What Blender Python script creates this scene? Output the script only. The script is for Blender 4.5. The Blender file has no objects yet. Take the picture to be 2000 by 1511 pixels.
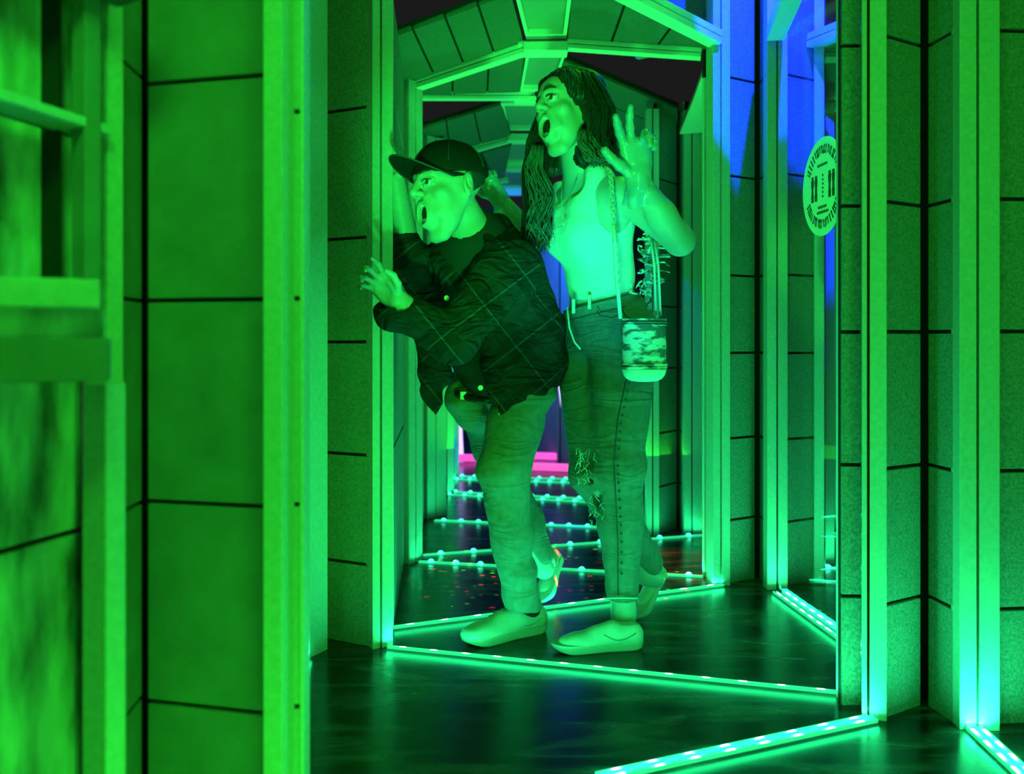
import bpy, bmesh, math, random
import numpy as np
from mathutils import Vector, Matrix
random.seed(7); np.random.seed(7)
S = bpy.context.scene
C = S.collection
# ---------------------------------------------------------------- camera
FPX, EYE, HOR = 1800.0, 0.87, 670.0
cam_d = bpy.data.cameras.new('camera'); cam = bpy.data.objects.new('camera', cam_d); C.objects.link(cam)
cam.location = (0, 0, EYE); cam.rotation_euler = (math.pi/2, 0, 0)
cam_d.sensor_width = 36; cam_d.lens = FPX/2000*36; cam_d.shift_y = -(755.5-HOR)/2000
cam_d.clip_start = 0.05; cam_d.clip_end = 60
cam_d.dof.use_dof = True; cam_d.dof.focus_distance = 2.62; cam_d.dof.aperture_fstop = 2.9
S.camera = cam
# ---------------------------------------------------------------- world, exposure
w = bpy.data.worlds.new('ambient_lift'); S.world = w; w.use_nodes = True  # faint even ambient, added to lift the blacks
w.node_tree.nodes['Background'].inputs[0].default_value = (1.0, 0.93, 1.0, 1)
w.node_tree.nodes['Background'].inputs[1].default_value = 0.0046
S.view_settings.view_transform = 'Standard'; S.view_settings.look = 'None'
S.view_settings.exposure = 1.2; S.view_settings.gamma = 1.0; S.view_settings.use_curve_mapping = False
GREEN = (0.024, 1.0, 0.035); LEDC = (0.010, 1.0, 0.27); BLUE = (0.006, 0.016, 1.0)

def lamp(kind, name, loc, target, power, col, size=0.3, size_y=None, spot=None, blend=0.2, rad=0.02, spread=180):
    d = bpy.data.lights.new(name, kind); d.energy = power; d.color = col
    if kind == 'AREA':
        d.size = size; d.spread = math.radians(spread)
        if size_y: d.shape = 'RECTANGLE'; d.size_y = size_y
    else: d.shadow_soft_size = rad
    if spot: d.spot_size = math.radians(spot); d.spot_blend = blend
    o = bpy.data.objects.new(name, d); C.objects.link(o); o.location = loc
    o.rotation_euler = (Vector(target)-Vector(loc)).to_track_quat('-Z', 'Y').to_euler()
    return o
# green overhead light of the maze, plus unseen lamps added to brighten parts
lamp('AREA', 'green_flood_entry', (0.15, 0.9, 2.45), (0.1, 2.4, 0.6), 5, GREEN, 0.7, 0.5)
lamp('AREA', 'green_fill_left', (-0.15, -0.35, 1.0), (-0.52, 1.4, 0.55), 2.0, GREEN, 0.5, 0.8)  # added beside the camera to light the left panels evenly
lamp('AREA', 'green_fill_low', (-0.05, 0.9, 0.12), (-0.5, 2.7, 0.45), 2.0, GREEN, 0.6, 0.2)  # unseen low lamp, added to lift the far left wall
lamp('AREA', 'green_fill_right', (0.75, 0.4, 1.1), (1.05, 2.2, 0.85), 5.2, GREEN, 0.5, 0.7)  # unseen, added to brighten the right column
lamp('SPOT', 'green_fill_pair', (-0.10, 0.55, 0.28), (0.03, 2.6, 1.32), 120, (0.014, 1.0, 0.10), spot=25, blend=0.6, rad=0.05)  # unseen, added to light the faces from below
lamp('SPOT', 'green_fill_column', (0.12, 0.95, 0.12), (-0.42, 2.7, 0.55), 26, GREEN, spot=34, blend=0.8, rad=0.08)  # unseen, added because the far left column was too dark
lamp('SPOT', 'green_fill_decal', (0.25, 1.5, 2.0), (0.95, 2.85, 1.35), 34, GREEN, spot=14, blend=0.6, rad=0.03)  # small extra lamp, added to brighten the round decal
lamp('AREA', 'green_fill_ledge', (-0.25, 0.1, 1.9), (-0.72, 1.15, 1.25), 1.3, GREEN, 0.3, 0.3, spread=70)  # extra lamp, added to lift the dim upper marble
lamp('SPOT', 'cyan_fill_pair', (0.1, 0.6, 0.2), (0.22, 2.6, 1.06), 50, (0.01, 1.0, 0.85), spot=15, blend=0.8, rad=0.08)  # unseen, added for the cyan light on the tank top
lamp('AREA', 'green_flood_cell', (0.55, 2.95, 2.5), (0.5, 2.9, 0.1), 1.2, GREEN, 0.5, 0.3, spread=70)
lamp('AREA', 'green_fill_ribs', (0.25, 3.25, 0.2), (0.05, 3.55, 2.0), 2.2, GREEN, 0.5, 0.2, spread=75)  # unseen lamp behind the pair, added to brighten the ceiling ribs
lamp('AREA', 'green_flood_corridor', (0.05, 4.9, 0.30), (0.0, 5.0, 2.0), 5, GREEN, 0.7, 2.0)
lamp('SPOT', 'blue_spot', (0.92, 2.70, 2.60), (0.93, 3.38, 2.13), 230, BLUE, spot=54, blend=0.12, rad=0.012)
lamp('SPOT', 'blue_spot_far', (0.35, 3.7, 1.85), (0.72, 4.25, 0.7), 4, BLUE, spot=30, blend=0.1, rad=0.01)
lamp('AREA', 'blue_fill_far', (0.0, 6.3, 1.7), (0.0, 7.2, 0.3), 13, (0.02, 0.12, 1.0), 0.6, 0.6)  # added to tint the far end of the corridor blue

# ---------------------------------------------------------------- helpers
def at(u, v, Y): return Vector(((u-1000)/FPX*Y, Y, EYE-(v-HOR)/FPX*Y))
def fl(u, v):
    Y = EYE*FPX/(v-HOR); return Vector(((u-1000)/FPX*Y, Y, 0))

def mat(name, col, rough=0.6, noise=0.0, scale=60, bump=0.0, col2=None, metal=0.0, spec=0.4, emit=None, estr=0.0, detail=4, alpha=None, stretch=None):
    m = bpy.data.materials.new(name); m.use_nodes = True; nt = m.node_tree; N = nt.nodes; L = nt.links
    b = N['Principled BSDF']; b.inputs['Base Color'].default_value = (*col, 1); b.inputs['Roughness'].default_value = rough
    b.inputs['Metallic'].default_value = metal; b.inputs['Specular IOR Level'].default_value = spec
    if emit: b.inputs['Emission Color'].default_value = (*emit, 1); b.inputs['Emission Strength'].default_value = estr
    if noise or col2 or bump:
        tc = N.new('ShaderNodeTexCoord'); no = N.new('ShaderNodeTexNoise'); no.inputs['Scale'].default_value = scale; no.inputs['Detail'].default_value = detail
        if stretch:
            mp = N.new('ShaderNodeMapping'); mp.inputs['Scale'].default_value = stretch
            L.new(tc.outputs['Object'], mp.inputs['Vector']); L.new(mp.outputs['Vector'], no.inputs['Vector'])
        else: L.new(tc.outputs['Object'], no.inputs['Vector'])
        r = N.new('ShaderNodeValToRGB'); r.color_ramp.elements[0].position = 0.5-0.5*(1-noise) if noise else 0.3; r.color_ramp.elements[1].position = 0.5+0.5*(1-noise) if noise else 0.7
        c2 = col2 or tuple(c*0.55 for c in col)
        r.color_ramp.elements[0].color = (*c2, 1); r.color_ramp.elements[1].color = (*col, 1)
        L.new(no.outputs['Fac'], r.inputs['Fac']); L.new(r.outputs['Color'], b.inputs['Base Color'])
        if bump:
            bp = N.new('ShaderNodeBump'); bp.inputs['Strength'].default_value = bump; bp.inputs['Distance'].default_value = 0.004
            L.new(no.outputs['Fac'], bp.inputs['Height']); L.new(bp.outputs['Normal'], b.inputs['Normal'])
    return m

M = {}
M['panel'] = mat('cast_stone_panel', (.34, .34, .34), .8, .55, 170, .35, (.15, .15, .15))
M['panel_near'] = mat('cast_stone_near', (.25, .25, .25), .85, .3, 14, .1, (.16, .16, .16))
M['trim'] = mat('painted_trim', (.62, .62, .62), .55, .3, 90, .05, (.46, .46, .46))
M['rib'] = mat('painted_rib', (.8, .8, .8), .5)
M['gap'] = mat('black_backing', (.012, .012, .012), .9)
M['tile'] = mat('vault_tile', (.14, .14, .14), .8, .4, 120, .2, (.09, .09, .09))
M['coffer'] = mat('coffer_panel', (.30, .30, .30), .6)
M['marble'] = mat('veined_stone', (.70, .70, .70), .6, .76, 11, .5, (.10, .10, .10), detail=9, stretch=(1, 1, .35))
M['led'] = mat('led_chip', (.9, .9, .9), .3, emit=(.35, 1, .8), estr=5)
M['led_far'] = mat('led_chip_far', (.9, .9, .9), .3, emit=(.05, 1, .6), estr=1.2)
M['channel'] = mat('led_channel', (.5, .7, .65), .3, emit=(.02, 1, .36), estr=0.28)
M['neon'] = mat('lavender_tube', (.8, .8, .8), .3, emit=(.6, .42, 1), estr=.7)
M['magenta'] = mat('magenta_bar', (.8, .2, .5), .3, emit=(.9, .08, .5), estr=.5)

def floor_mat():
    m = bpy.data.materials.new('glossy_black_floor'); m.use_nodes = True; N = m.node_tree.nodes; L = m.node_tree.links; b = N['Principled BSDF']
    tc = N.new('ShaderNodeTexCoord'); mp = N.new('ShaderNodeMapping'); mp.inputs['Scale'].default_value = (1.2, 5, 1); mp.inputs['Rotation'].default_value = (0, 0, .5)
    n1 = N.new('ShaderNodeTexNoise'); n1.inputs['Scale'].default_value = 2.2; n1.inputs['Detail'].default_value = 7; n1.inputs['Distortion'].default_value = 1.2
    L.new(tc.outputs['Object'], mp.inputs['Vector']); L.new(mp.outputs['Vector'], n1.inputs['Vector'])
    r = N.new('ShaderNodeValToRGB'); r.color_ramp.elements[0].position = .46; r.color_ramp.elements[0].color = (.008, .008, .008, 1)
    r.color_ramp.elements[1].position = .66; r.color_ramp.elements[1].color = (.085, .085, .085, 1)
    L.new(n1.outputs['Fac'], r.inputs['Fac']); L.new(r.outputs['Color'], b.inputs['Base Color'])
    rr = N.new('ShaderNodeMapRange'); rr.inputs['To Min'].default_value = .13; rr.inputs['To Max'].default_value = .36
    L.new(n1.outputs['Fac'], rr.inputs['Value']); L.new(rr.outputs['Result'], b.inputs['Roughness'])
    b.inputs['Specular IOR Level'].default_value = .35
    return m
M['floor'] = floor_mat()

def link(name, me, mats, parent=None, smooth=False, bevel=0):
    for m in (mats if isinstance(mats, (list, tuple)) else [mats]): me.materials.append(m)
    if smooth: me.polygons.foreach_set('use_smooth', [True]*len(me.polygons))
    o = bpy.data.objects.new(name, me); C.objects.link(o)
    if parent: o.parent = parent
    if bevel:
        bm = o.modifiers.new('bevel', 'BEVEL'); bm.width = bevel; bm.segments = 2; bm.limit_method = 'ANGLE'
    return o
def tag(o, label=None, cat=None, group=None, kind=None):
    for k, v in (('label', label), ('category', cat), ('group', group), ('kind', kind)):
        if v: o[k] = v
    return o
class MB:
    def __init__(s): s.v = []; s.f = []; s.m = []
    def add(s, vs, fs, mi=0):
        n = len(s.v); s.v += [tuple(v) for v in vs]; s.f += [tuple(i+n for i in f) for f in fs]; s.m += [mi]*len(fs)
    def hexa(s, a, b, mi=0):           # a, b: two quads of 4 points
        s.add(list(a)+list(b), [(3, 2, 1, 0), (4, 5, 6, 7), (0, 1, 5, 4), (1, 2, 6, 5), (2, 3, 7, 6), (3, 0, 4, 7)], mi)
    def slab(s, A, B, z0, z1, n, d0, d1, mi=0):   # vertical slab between plan points A, B, from offset d0 to d1 along n
        A = Vector(A); B = Vector(B); n = Vector(n)
        def q(d): return [Vector((A.x, A.y, z0))+n*d, Vector((B.x, B.y, z0))+n*d, Vector((B.x, B.y, z1))+n*d, Vector((A.x, A.y, z1))+n*d]
        s.hexa(q(d0), q(d1), mi)
    def box(s, c, sx, sy, sz, mi=0, R=None):
        vs = [Vector((x*sx/2, y*sy/2, z*sz/2)) for z in (-1, 1) for x, y in ((-1, -1), (1, -1), (1, 1), (-1, 1))]
        if R: vs = [R @ v for v in vs]
        vs = [v+Vector(c) for v in vs]
        s.hexa(vs[:4], vs[4:], mi)
    def beam(s, A, B, w, h, mi=0, up=Vector((0, 0, 1)), off=(0, 0)):
        A = Vector(A); B = Vector(B); d = (B-A).normalized(); x = d.cross(up).normalized(); z = x.cross(d).normalized()
        c = [(-w/2, -h/2), (w/2, -h/2), (w/2, h/2), (-w/2, h/2)]
        s.hexa([A+x*(a+off[0])+z*(b+off[1]) for a, b in c], [B+x*(a+off[0])+z*(b+off[1]) for a, b in c], mi)
    def tube(s, pts, rad, n=8, mi=0, cap=True):
        pts = [Vector(p) for p in pts]; k = len(pts)
        if not isinstance(rad, (list, tuple)): rad = [rad]*k
        base = len(s.v); ref = Vector((0, 0, 1))
        for i, p in enumerate(pts):
            t = (pts[min(i+1, k-1)]-pts[max(i-1, 0)]).normalized()
            x = t.cross(ref)
            if x.length < 1e-3: x = t.cross(Vector((0, 1, 0)))
            x.normalize(); y = t.cross(x); ref = x.cross(t) if False else ref
            for j in range(n):
                a = 2*math.pi*j/n; s.v.append(tuple(p+(x*math.cos(a)+y*math.sin(a))*rad[i]))
        for i in range(k-1):
            for j in range(n):
                a = base+i*n+j; b = base+i*n+(j+1) % n; s.f.append((a, b, b+n, a+n)); s.m.append(mi)
        if cap:
            s.f.append(tuple(base+j for j in range(n))[::-1]); s.m.append(mi)
            s.f.append(tuple(base+(k-1)*n+j for j in range(n))); s.m.append(mi)
    def build(s, name, mats, parent=None, smooth=False, bevel=0):
        me = bpy.data.meshes.new(name); me.from_pydata(s.v, [], s.f); me.update()
        ms = mats if isinstance(mats, (list, tuple)) else [mats]
        if len(ms) > 1: me.polygons.foreach_set('material_index', s.m)
        bm = bmesh.new(); bm.from_mesh(me); bmesh.ops.recalc_face_normals(bm, faces=bm.faces); bm.to_mesh(me); bm.free()
        return link(name, me, ms, parent, smooth, bevel)
def empty(name, loc, label, cat, group=None):
    o = bpy.data.objects.new(name, None); C.objects.link(o); o.location = loc; o.empty_display_size = .1
    return tag(o, label, cat, group)
def part(o, root):                    # parent keeping world placement (root is only translated)
    o.parent = root; o.matrix_parent_inverse = Matrix.Translation(-Vector(root.location)); return o
def sm(o): o['kind'] = 'structure'; return o

SEAMS = [.245, .56, .88, 1.18, 1.545, 1.9, 2.25]
NT = [0]
def trim_name(): NT[0] += 1; return 'trim_%d' % NT[0]
def facing(A, B, flip=False):
    d = (B-A); n = Vector((d.y, -d.x, 0)).normalized()
    if n.dot(-(A+B)/2) < 0: n = -n
    return -n if flip else n
def wall(name, segs, z1=2.6, seams=SEAMS, g=.009, proud=.01, m='panel', z0=0.0):
    mb = MB()
    for A, B in segs:
        A = Vector(A); B = Vector(B); n = facing(A, B)
        mb.slab(A, B, z0, z1, n, -.03, -proud, 1)
        zs = [z0]+[z for z in seams if z0 < z < z1]+[z1]
        for i in range(len(zs)-1):
            mb.slab(A, B, zs[i]+(g/2 if i else 0), zs[i+1]-(g/2 if i < len(zs)-2 else 0), n, -proud-.001, 0, 0)
    return sm(mb.build(name, [M[m], M['gap']], bevel=.0012))
def trim(A, B, frac=None, z1=2.6, d=.022, m='trim', gap=.006, z0=0, label=None):
    A = Vector(A); B = Vector(B); n = facing(A, B); mb = MB(); L = (B-A).length; t = (B-A)/L
    if frac is None: mb.slab(A, B, z0, z1, n, -.03, d)
    else:
        mid = A+t*L*frac
        mb.slab(A, mid-t*gap/2, z0, z1, n, -.03, d); mb.slab(mid+t*gap/2, B, z0, z1, n, -.03, d)
        mb.slab(mid-t*gap/2, mid+t*gap/2, z0, z1, n, -.03, d-.012, 1)
    return sm(mb.build(trim_name(), [M[m], M['gap']], bevel=.0015))
# ================================================================ the setting
fm = MB(); fm.add([(-4, -1.2, 0), (6, -1.2, 0), (6, 12, 0), (-4, 12, 0), (-4, -1.2, -.05), (6, -1.2, -.05), (6, 12, -.05), (-4, 12, -.05)],
                  [(0, 1, 2, 3), (7, 6, 5, 4), (0, 4, 5, 1), (1, 5, 6, 2), (2, 6, 7, 3), (3, 7, 4, 0)])
sm(fm.build('floor', M['floor']))
# right foreground column
def st(u0, Y0, u1, Y1): return (Vector(((u0-1000)/FPX*Y0, Y0, 0)), Vector(((u1-1000)/FPX*Y1, Y1, 0)))
wall('wall_right', [st(1645, 2.215, 1682, 2.215), (fl(1732, 1400), fl(1798, 1377)), (fl(1813, 1377), fl(1866, 1414)), st(1947, 2.107, 2120, 2.125)],
     seams=[.262, .578, .897, 1.2, 1.585, 1.95])
trim(*st(1641, 2.24, 1645, 2.24), None, d=.004, m='rib'); trim(fl(1683, 1396), fl(1731, 1402), .26); trim(fl(1867, 1417), fl(1945, 1420), .46)
bk = MB(); bk.slab(fl(1700, 1350), fl(1960, 1350), 0, 2.6, (0, 1, 0), 0, .03); sm(bk.build('wall_right_backing', M['gap']))
# left far column
wall('wall_far_left', [(fl(637, 1246), fl(721, 1262))], seams=[.233, .548, .874, 1.175, 1.55, 1.9])
trim(fl(592, 1283), fl(628, 1266), None); trim(fl(722, 1264), fl(762, 1257), .42)
bk = MB(); bk.slab(fl(600, 1235), fl(700, 1235), 0, 2.6, (0, 1, 0), 0, .03); sm(bk.build('wall_far_left_backing', M['gap']))
trim(fl(764.5, 1231), fl(767, 1230), None, z1=2.1, d=.004, m='rib')
wall('wall_side_left', [(fl(768, 1228), fl(789, 1103))], z1=1.92, seams=[.55, 1.16, 1.62])
# right cell behind (under the blue light)
wall('wall_cell_back', [(fl(1421, 1139), fl(1474, 1129)), (fl(1484, 1129), fl(1494, 1140)), (fl(1537, 1143), fl(1590, 1133)), (fl(1379, 1130), fl(1386, 1141))],
     z1=2.7, seams=[.228, .525, .835, 1.117, 1.478, 1.835, 2.2])
trim(fl(1387, 1143), fl(1420, 1140), .46, z1=2.7); trim(fl(1495, 1148), fl(1535, 1148), .5, z1=2.7); trim(fl(1591, 1135), fl(1611, 1137), None, z1=2.7)
bk = MB(); bk.slab(fl(1400, 1118), fl(1600, 1118), 0, 2.7, (0, 1, 0), 0, .03); bk.slab(fl(1380, 1125), fl(1600, 1118), 0, 2.9, (0, 1, 0), .05, .08); sm(bk.build('wall_cell_backing', M['gap']))
hi = MB()   # upper wall of the cell, above the arch, left of the first post
A = at(1240, 0, 3.62); B = at(1400, 90, 3.40)
hi.slab((A.x, A.y, 0), (B.x, B.y, 0), 1.99, 2.7, facing(Vector((A.x, A.y, 0)), Vector((B.x, B.y, 0))), -.03, 0); sm(hi.build('wall_upper', M['panel']))
trim(fl(1374, 1124), fl(1378, 1126), None, z1=1.86, d=.006, m='rib')
# posts down the corridor, a mirror reflection built as solid geometry
trim(fl(790, 1101), fl(817, 1092), .5, z1=1.91)
trim(fl(829, 1012), fl(866, 1005), .45, z1=1.9); wall('wall_reflected_left', [(fl(818, 1088), fl(828, 1014)), (fl(866, 1004), fl(868, 970)), (fl(881, 960), fl(883, 936))], z1=1.85, seams=[])
trim(fl(867, 968), fl(880, 963), None, z1=1.9); trim(fl(882, 937), fl(890, 933), None, z1=1.9)
trim(fl(1261, 1044), fl(1286, 1044), .5, z1=1.93); trim(fl(1334, 1042), fl(1372, 1042), .42, z1=1.93)
wall('wall_reflected_right', [(fl(1287, 1043), fl(1321, 1031)), (fl(1328, 1031), fl(1333, 1040))], z1=1.98, seams=[.215, .46, .755, 1.04, 1.33, 1.62])
bk = MB(); bk.slab(fl(1290, 1026), fl(1334, 1026), 0, 1.98, (0, 1, 0), 0, .03); sm(bk.build('wall_reflected_backing', M['gap']))
wall('wall_reflected_end', [(fl(1095, 910), fl(1140, 930)), (fl(1035, 885), fl(1090, 900)), (fl(890, 893), fl(905, 880))], z1=1.9, seams=[])
eb = MB(); eb.slab((-3, 9, 0), (3, 9, 0), 0, 2.2, (0, 1, 0), 0, .05); sm(eb.build('wall_back', M['tile']))
# side opening seen right of the cell
trim(fl(1628, 1030), fl(1650, 1030), None, z1=1.75); trim(fl(1612, 1100), fl(1617, 1102), None, z1=1.9)
# foreground left
def st(u0, Y0, u1, Y1): return (Vector(((u0-1000)/FPX*Y0, Y0, 0)), Vector(((u1-1000)/FPX*Y1, Y1, 0)))
wall('wall_left', [st(289, 1.43, 522, 1.38)], seams=[.315, .625, .936, 1.272, 1.6], g=.007, m='panel_near')
wall('wall_left_return', [st(205, 1.28, 277, 1.44)], seams=[.317, .622, .936, 1.285, 1.6], g=.006, m='panel_near')
trim(*st(234, 1.30, 205, 1.27), None, d=.006, m='trim')
trim(*st(524, 1.375, 560, 1.37), None, d=.018)
wall('wall_left_reveal', [st(562, 1.40, 588, 1.40)], seams=[.318, .625, .938, 1.222, 1.55], g=.007, m='trim')
trim(*st(589, 1.40, 597, 1.40), None, d=.012)
bk = MB(); a, b = st(240, 1.52, 590, 1.47); bk.slab(a, b, 0, 2.6, (0, 1, 0), 0, .03); sm(bk.build('wall_left_backing', M['gap']))
a, b = st(-260, .98, 158, 1.30)
wall('wall_near_left', [(a, b)], seams=[.607, 1.16], g=.008, m='marble', z1=1.55)
def rail(name, u0, Y0, u1, Y1, v0, v1, m, d=.05):
    a, b = st(u0, Y0, u1, Y1); z1 = EYE-(v0-HOR)/FPX*Y1; z0 = EYE-(v1-HOR)/FPX*Y1; mb = MB(); mb.slab(a, b, z0, z1, facing(a, b), -d, 0); return sm(mb.build(name, M[m], bevel=.002))
rail(trim_name(), -200, .98, 195, 1.06, 545, 602, 'trim', .03)
rail(trim_name(), -200, 1.02, 203, 1.10, 603, 660, 'marble', .03)
rail(trim_name(), -200, .97, 210, 1.04, 660, 745, 'panel_near', .06)
rail(trim_name(), 160, 1.16, 207, 1.14, 748, 2400, 'trim', .03)
rail(trim_name(), 166, 1.20, 198, 1.22, -300, 545, 'panel_near', .03)
a, b = st(-200, .98, 178, 1.26); mb = MB(); mb.slab(a, b, 1.152, 1.165, facing(a, b), -.02, .035); sm(mb.build(trim_name(), M['trim'], bevel=.002))
a, b = st(100, 1.22, 106, 1.225); mb = MB(); mb.slab(a, b, .95, 1.55, facing(a, b), -.02, .012); sm(mb.build(trim_name(), M['gap']))
a, b = st(-260, 1.0, 250, 1.25); mb = MB(); mb.slab(a, b, 1.325, 1.40, facing(a, b), -.02, .05); sm(mb.build(trim_name(), M['marble'], bevel=.01))

# ---------------------------------------------------------------- ribs and vaults
def rib(A, B, w=.05, h=.042, m='rib'):
    mb = MB(); mb.beam(A, B, w, h*.46, 0, off=(0, h*.27)); mb.beam(A, B, w, h*.46, 0, off=(0, -h*.27)); mb.beam(A, B, w*.8, h*.2, 1)
    return sm(mb.build(trim_name(), [M[m], M['gap']], bevel=.002))
def tiles(name, q, n=3, m='tile', t=.02):
    """vault slope: quad a,b (far edge) d,c (near edge), split into n plates with dark joints"""
    a, b, c, d = [Vector(p) for p in q]; mb = MB(); nrm = (b-a).cross(d-a).normalized()
    if nrm.z > 0: nrm = -nrm
    for i in range(n):
        s0 = i/n+.008; s1 = (i+1)/n-.008
        p = [a.lerp(b, s0), a.lerp(b, s1), d.lerp(c, s1), d.lerp(c, s0)]
        mb.hexa([x-nrm*t for x in p], p, 0)
    p = [x-nrm*t*.6 for x in (a, b, c, d)]; mb.hexa([x-nrm*t for x in p], p, 1)
    return sm(mb.build(name, [M[m], M['gap']], bevel=.0015))
def spine(a, b, c, d):
    """coffered ridge panel: far edge a-b, near edge d-c, with raised frame"""
    a, b, c, d = [Vector(p) for p in (a, b, c, d)]; mb = MB(); up = Vector((0, 0, .025)); q = [a, b, c, d]
    cen = sum(q, Vector())/4; inn = [p.lerp(cen, .16) for p in q]
    mb.hexa([p+up*1.6 for p in q], [p+up*.9 for p in q], 1)
    for i in range(4):
        j = (i+1) % 4; mb.hexa([q[i]+up, q[j]+up, inn[j]+up, inn[i]+up], [q[i], q[j], inn[j], inn[i]])
    return sm(mb.build(trim_name(), [M['rib'], M['coffer']], bevel=.002))
rib(at(795, 172, 3.70), at(1024, 96, 3.57)); rib(at(1108, 88, 3.54), at(1370, 106, 3.44), .05, .036)
mb = MB(); mb.box(at(1065, 97, 3.52), .17, .09, .036); mb.box(at(1062, 88, 3.56), .2, .06, .02); sm(mb.build(trim_name(), M['rib'], bevel=.004))
spine(at(1028, 78, 3.52), at(1106, 76, 3.52), at(1124, -60, 2.85), at(992, -60, 2.85))
tiles('ceiling_front_left', [at(792, 168, 3.70), at(1026, 86, 3.57), at(1000, -12, 3.05), at(745, 82, 3.15)], 4)
tiles('ceiling_front_right', [at(1106, 78, 3.53), at(1372, 100, 3.44), at(1412, 78, 3.34), at(1120, -60, 2.9)], 3)
rib(at(1130, -62, 2.88), at(1398, 76, 3.30), .06, .05)
rib(at(1514, 66, 3.24), at(1580, -90, 2.62), .06, .05); rib(at(1590, 80, 3.36), at(1740, 20, 2.9), .06, .05)
# second bay onward, also reflections built solid
spine(at(1015, 180, 4.2), at(1080, 180, 4.2), at(1105, 106, 3.62), at(1028, 106, 3.62))
tiles('ceiling_second_left', [at(812, 190, 3.9), at(1016, 184, 4.22), at(1026, 106, 3.62), at(815, 176, 3.74)], 3)
rib(at(814, 187, 3.9), at(1045, 188, 4.26), .05, .034)
mb = MB(); mb.box(at(1040, 196, 4.24), .17, .06, .03); sm(mb.build(trim_name(), M['rib'], bevel=.004))
spine(at(990, 256, 5.1), at(1050, 256, 5.1), at(1068, 202, 4.32), at(978, 202, 4.32))
tiles('ceiling_third_left', [at(818, 316, 5.0), at(1000, 266, 5.12), at(982, 204, 4.36), at(818, 254, 4.45)], 3)
rib(at(818, 320, 5.0), at(1005, 268, 5.14), .05, .045)
mb = MB(); mb.box(at(1020, 270, 5.1), .16, .06, .04); sm(mb.build(trim_name(), M['rib'], bevel=.004))
spine(at(985, 322, 6.0), at(1035, 322, 6.0), at(1046, 278, 5.2), at(995, 278, 5.2))
tiles('ceiling_fourth_left', [at(930, 352, 6.0), at(985, 350, 6.1), at(1000, 284, 5.2), at(818, 332, 5.05)], 3)
rib(at(850, 356, 6.0), at(992, 352, 6.1), .05, .03)
mb = MB(); mb.box(at(1005, 326, 5.98), .16, .06, .045); mb.box(at(990, 375, 6.9), .22, .06, .05); sm(mb.build(trim_name(), M['rib'], bevel=.004))
spine(at(975, 370, 6.9), at(1020, 370, 6.9), at(1032, 334, 6.1), at(985, 334, 6.1))
# right side of the second bay
tiles('ceiling_second_right', [at(1323, 214, 4.22), at(1323, 330, 5.1), at(1080, 250, 5.0), at(1096, 116, 3.95)], 3)
tiles('ceiling_third_right', [at(1323, 330, 5.1), at(1330, 420, 6.2), at(1060, 330, 6.0), at(1075, 255, 5.0)], 3)
mb = MB(); mb.hexa([at(1374, 140, 3.7), at(1378, 258, 4.17), at(1327, 262, 4.19), at(1352, 200, 4.0)], [x+Vector((.01, .03, .04)) for x in (at(1374, 140, 3.7), at(1378, 258, 4.17), at(1327, 262, 4.19), at(1352, 200, 4.0))]); sm(mb.build(trim_name(), M['rib']))
# vault glimpsed right of the cell
rib(at(1594, 104, 3.7), at(1660, 104, 3.7), .05, .045); tiles('ceiling_side_cell', [at(1596, 96, 3.7), at(1660, 96, 3.7), at(1680, 60, 3.3), at(1600, 84, 3.4)], 1)
spine(at(1615, 196, 4.4), at(1655, 196, 4.4), at(1660, 116, 3.8), at(1597, 116, 3.8))
rib(at(1596, 208, 4.5), at(1660, 208, 4.5), .05, .04)

# ---------------------------------------------------------------- LED strips
chip = MB(); chip.box((0, 0, 0), .018, .008, .004)
chip_me = chip.build('led', M['led']); CH = chip_me.data; bpy.data.objects.remove(chip_me)
chipf = MB()
for i_ in range(5):
    for j_ in range(12): q_ = 2*math.pi*j_/12; p_ = math.pi/2*i_/4; chipf.v.append((.0125*math.cos(q_)*math.cos(p_), .0125*math.sin(q_)*math.cos(p_), .011*math.sin(p_)))
for i_ in range(4):
    for j_ in range(12): chipf.f.append((i_*12+j_, i_*12+(j_+1) % 12, i_*12+12+(j_+1) % 12, i_*12+12+j_)); chipf.m.append(0)
chip_me = chipf.build('led', M['led_far'], smooth=True); CHF = chip_me.data; bpy.data.objects.remove(chip_me)
def strip(A, B, n, label, far=False, w=.012, power=1.0, group=None):
    A = Vector(A); B = Vector(B); A.z = B.z = .001; d = B-A; L = d.length; ang = math.atan2(d.y, d.x)
    r = empty('led_strip', (A+B)/2, label, 'led strip', group); r.rotation_euler = (0, 0, ang)
    mb = MB()
    for s in (-1, 1): mb.box((0, s*w*.40, .004), L, w*.22, .008)
    mb.box((0, 0, .001), L, w, .002)
    mb.build('channel', M['channel'], r)
    for i in range(n):
        c = bpy.data.objects.new('led', CHF if far else CH); C.objects.link(c); c.parent = r
        c.location = (-L/2+L*(i+.5)/n+random.uniform(-.002, .002), 0, .006 if not far else .007)
    if power:
        ld = bpy.data.lights.new('strip_glow', 'AREA'); ld.shape = 'RECTANGLE'; ld.size = L; ld.size_y = w; ld.energy = power; ld.color = LEDC
        lo = bpy.data.objects.new('strip_glow', ld); C.objects.link(lo); lo.parent = r; lo.location = (0, 0, .014); lo.rotation_euler = (math.pi, 0, 0)
        for sg in ((-1, 1) if not far else ()):
            ls = bpy.data.lights.new('side_glow', 'AREA'); ls.shape = 'RECTANGLE'; ls.size = L; ls.size_y = .012; ls.energy = power*.07; ls.color = LEDC
            lo = bpy.data.objects.new('side_glow', ls); C.objects.link(lo); lo.parent = r; lo.location = (0, sg*(w*.5+.004), .012); lo.rotation_euler = (sg*math.radians(82), 0, 0)
    return r
def off(A, B, d):
    n = Vector((-(B-A).y, (B-A).x, 0)).normalized()*d; return A+n, B+n
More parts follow.
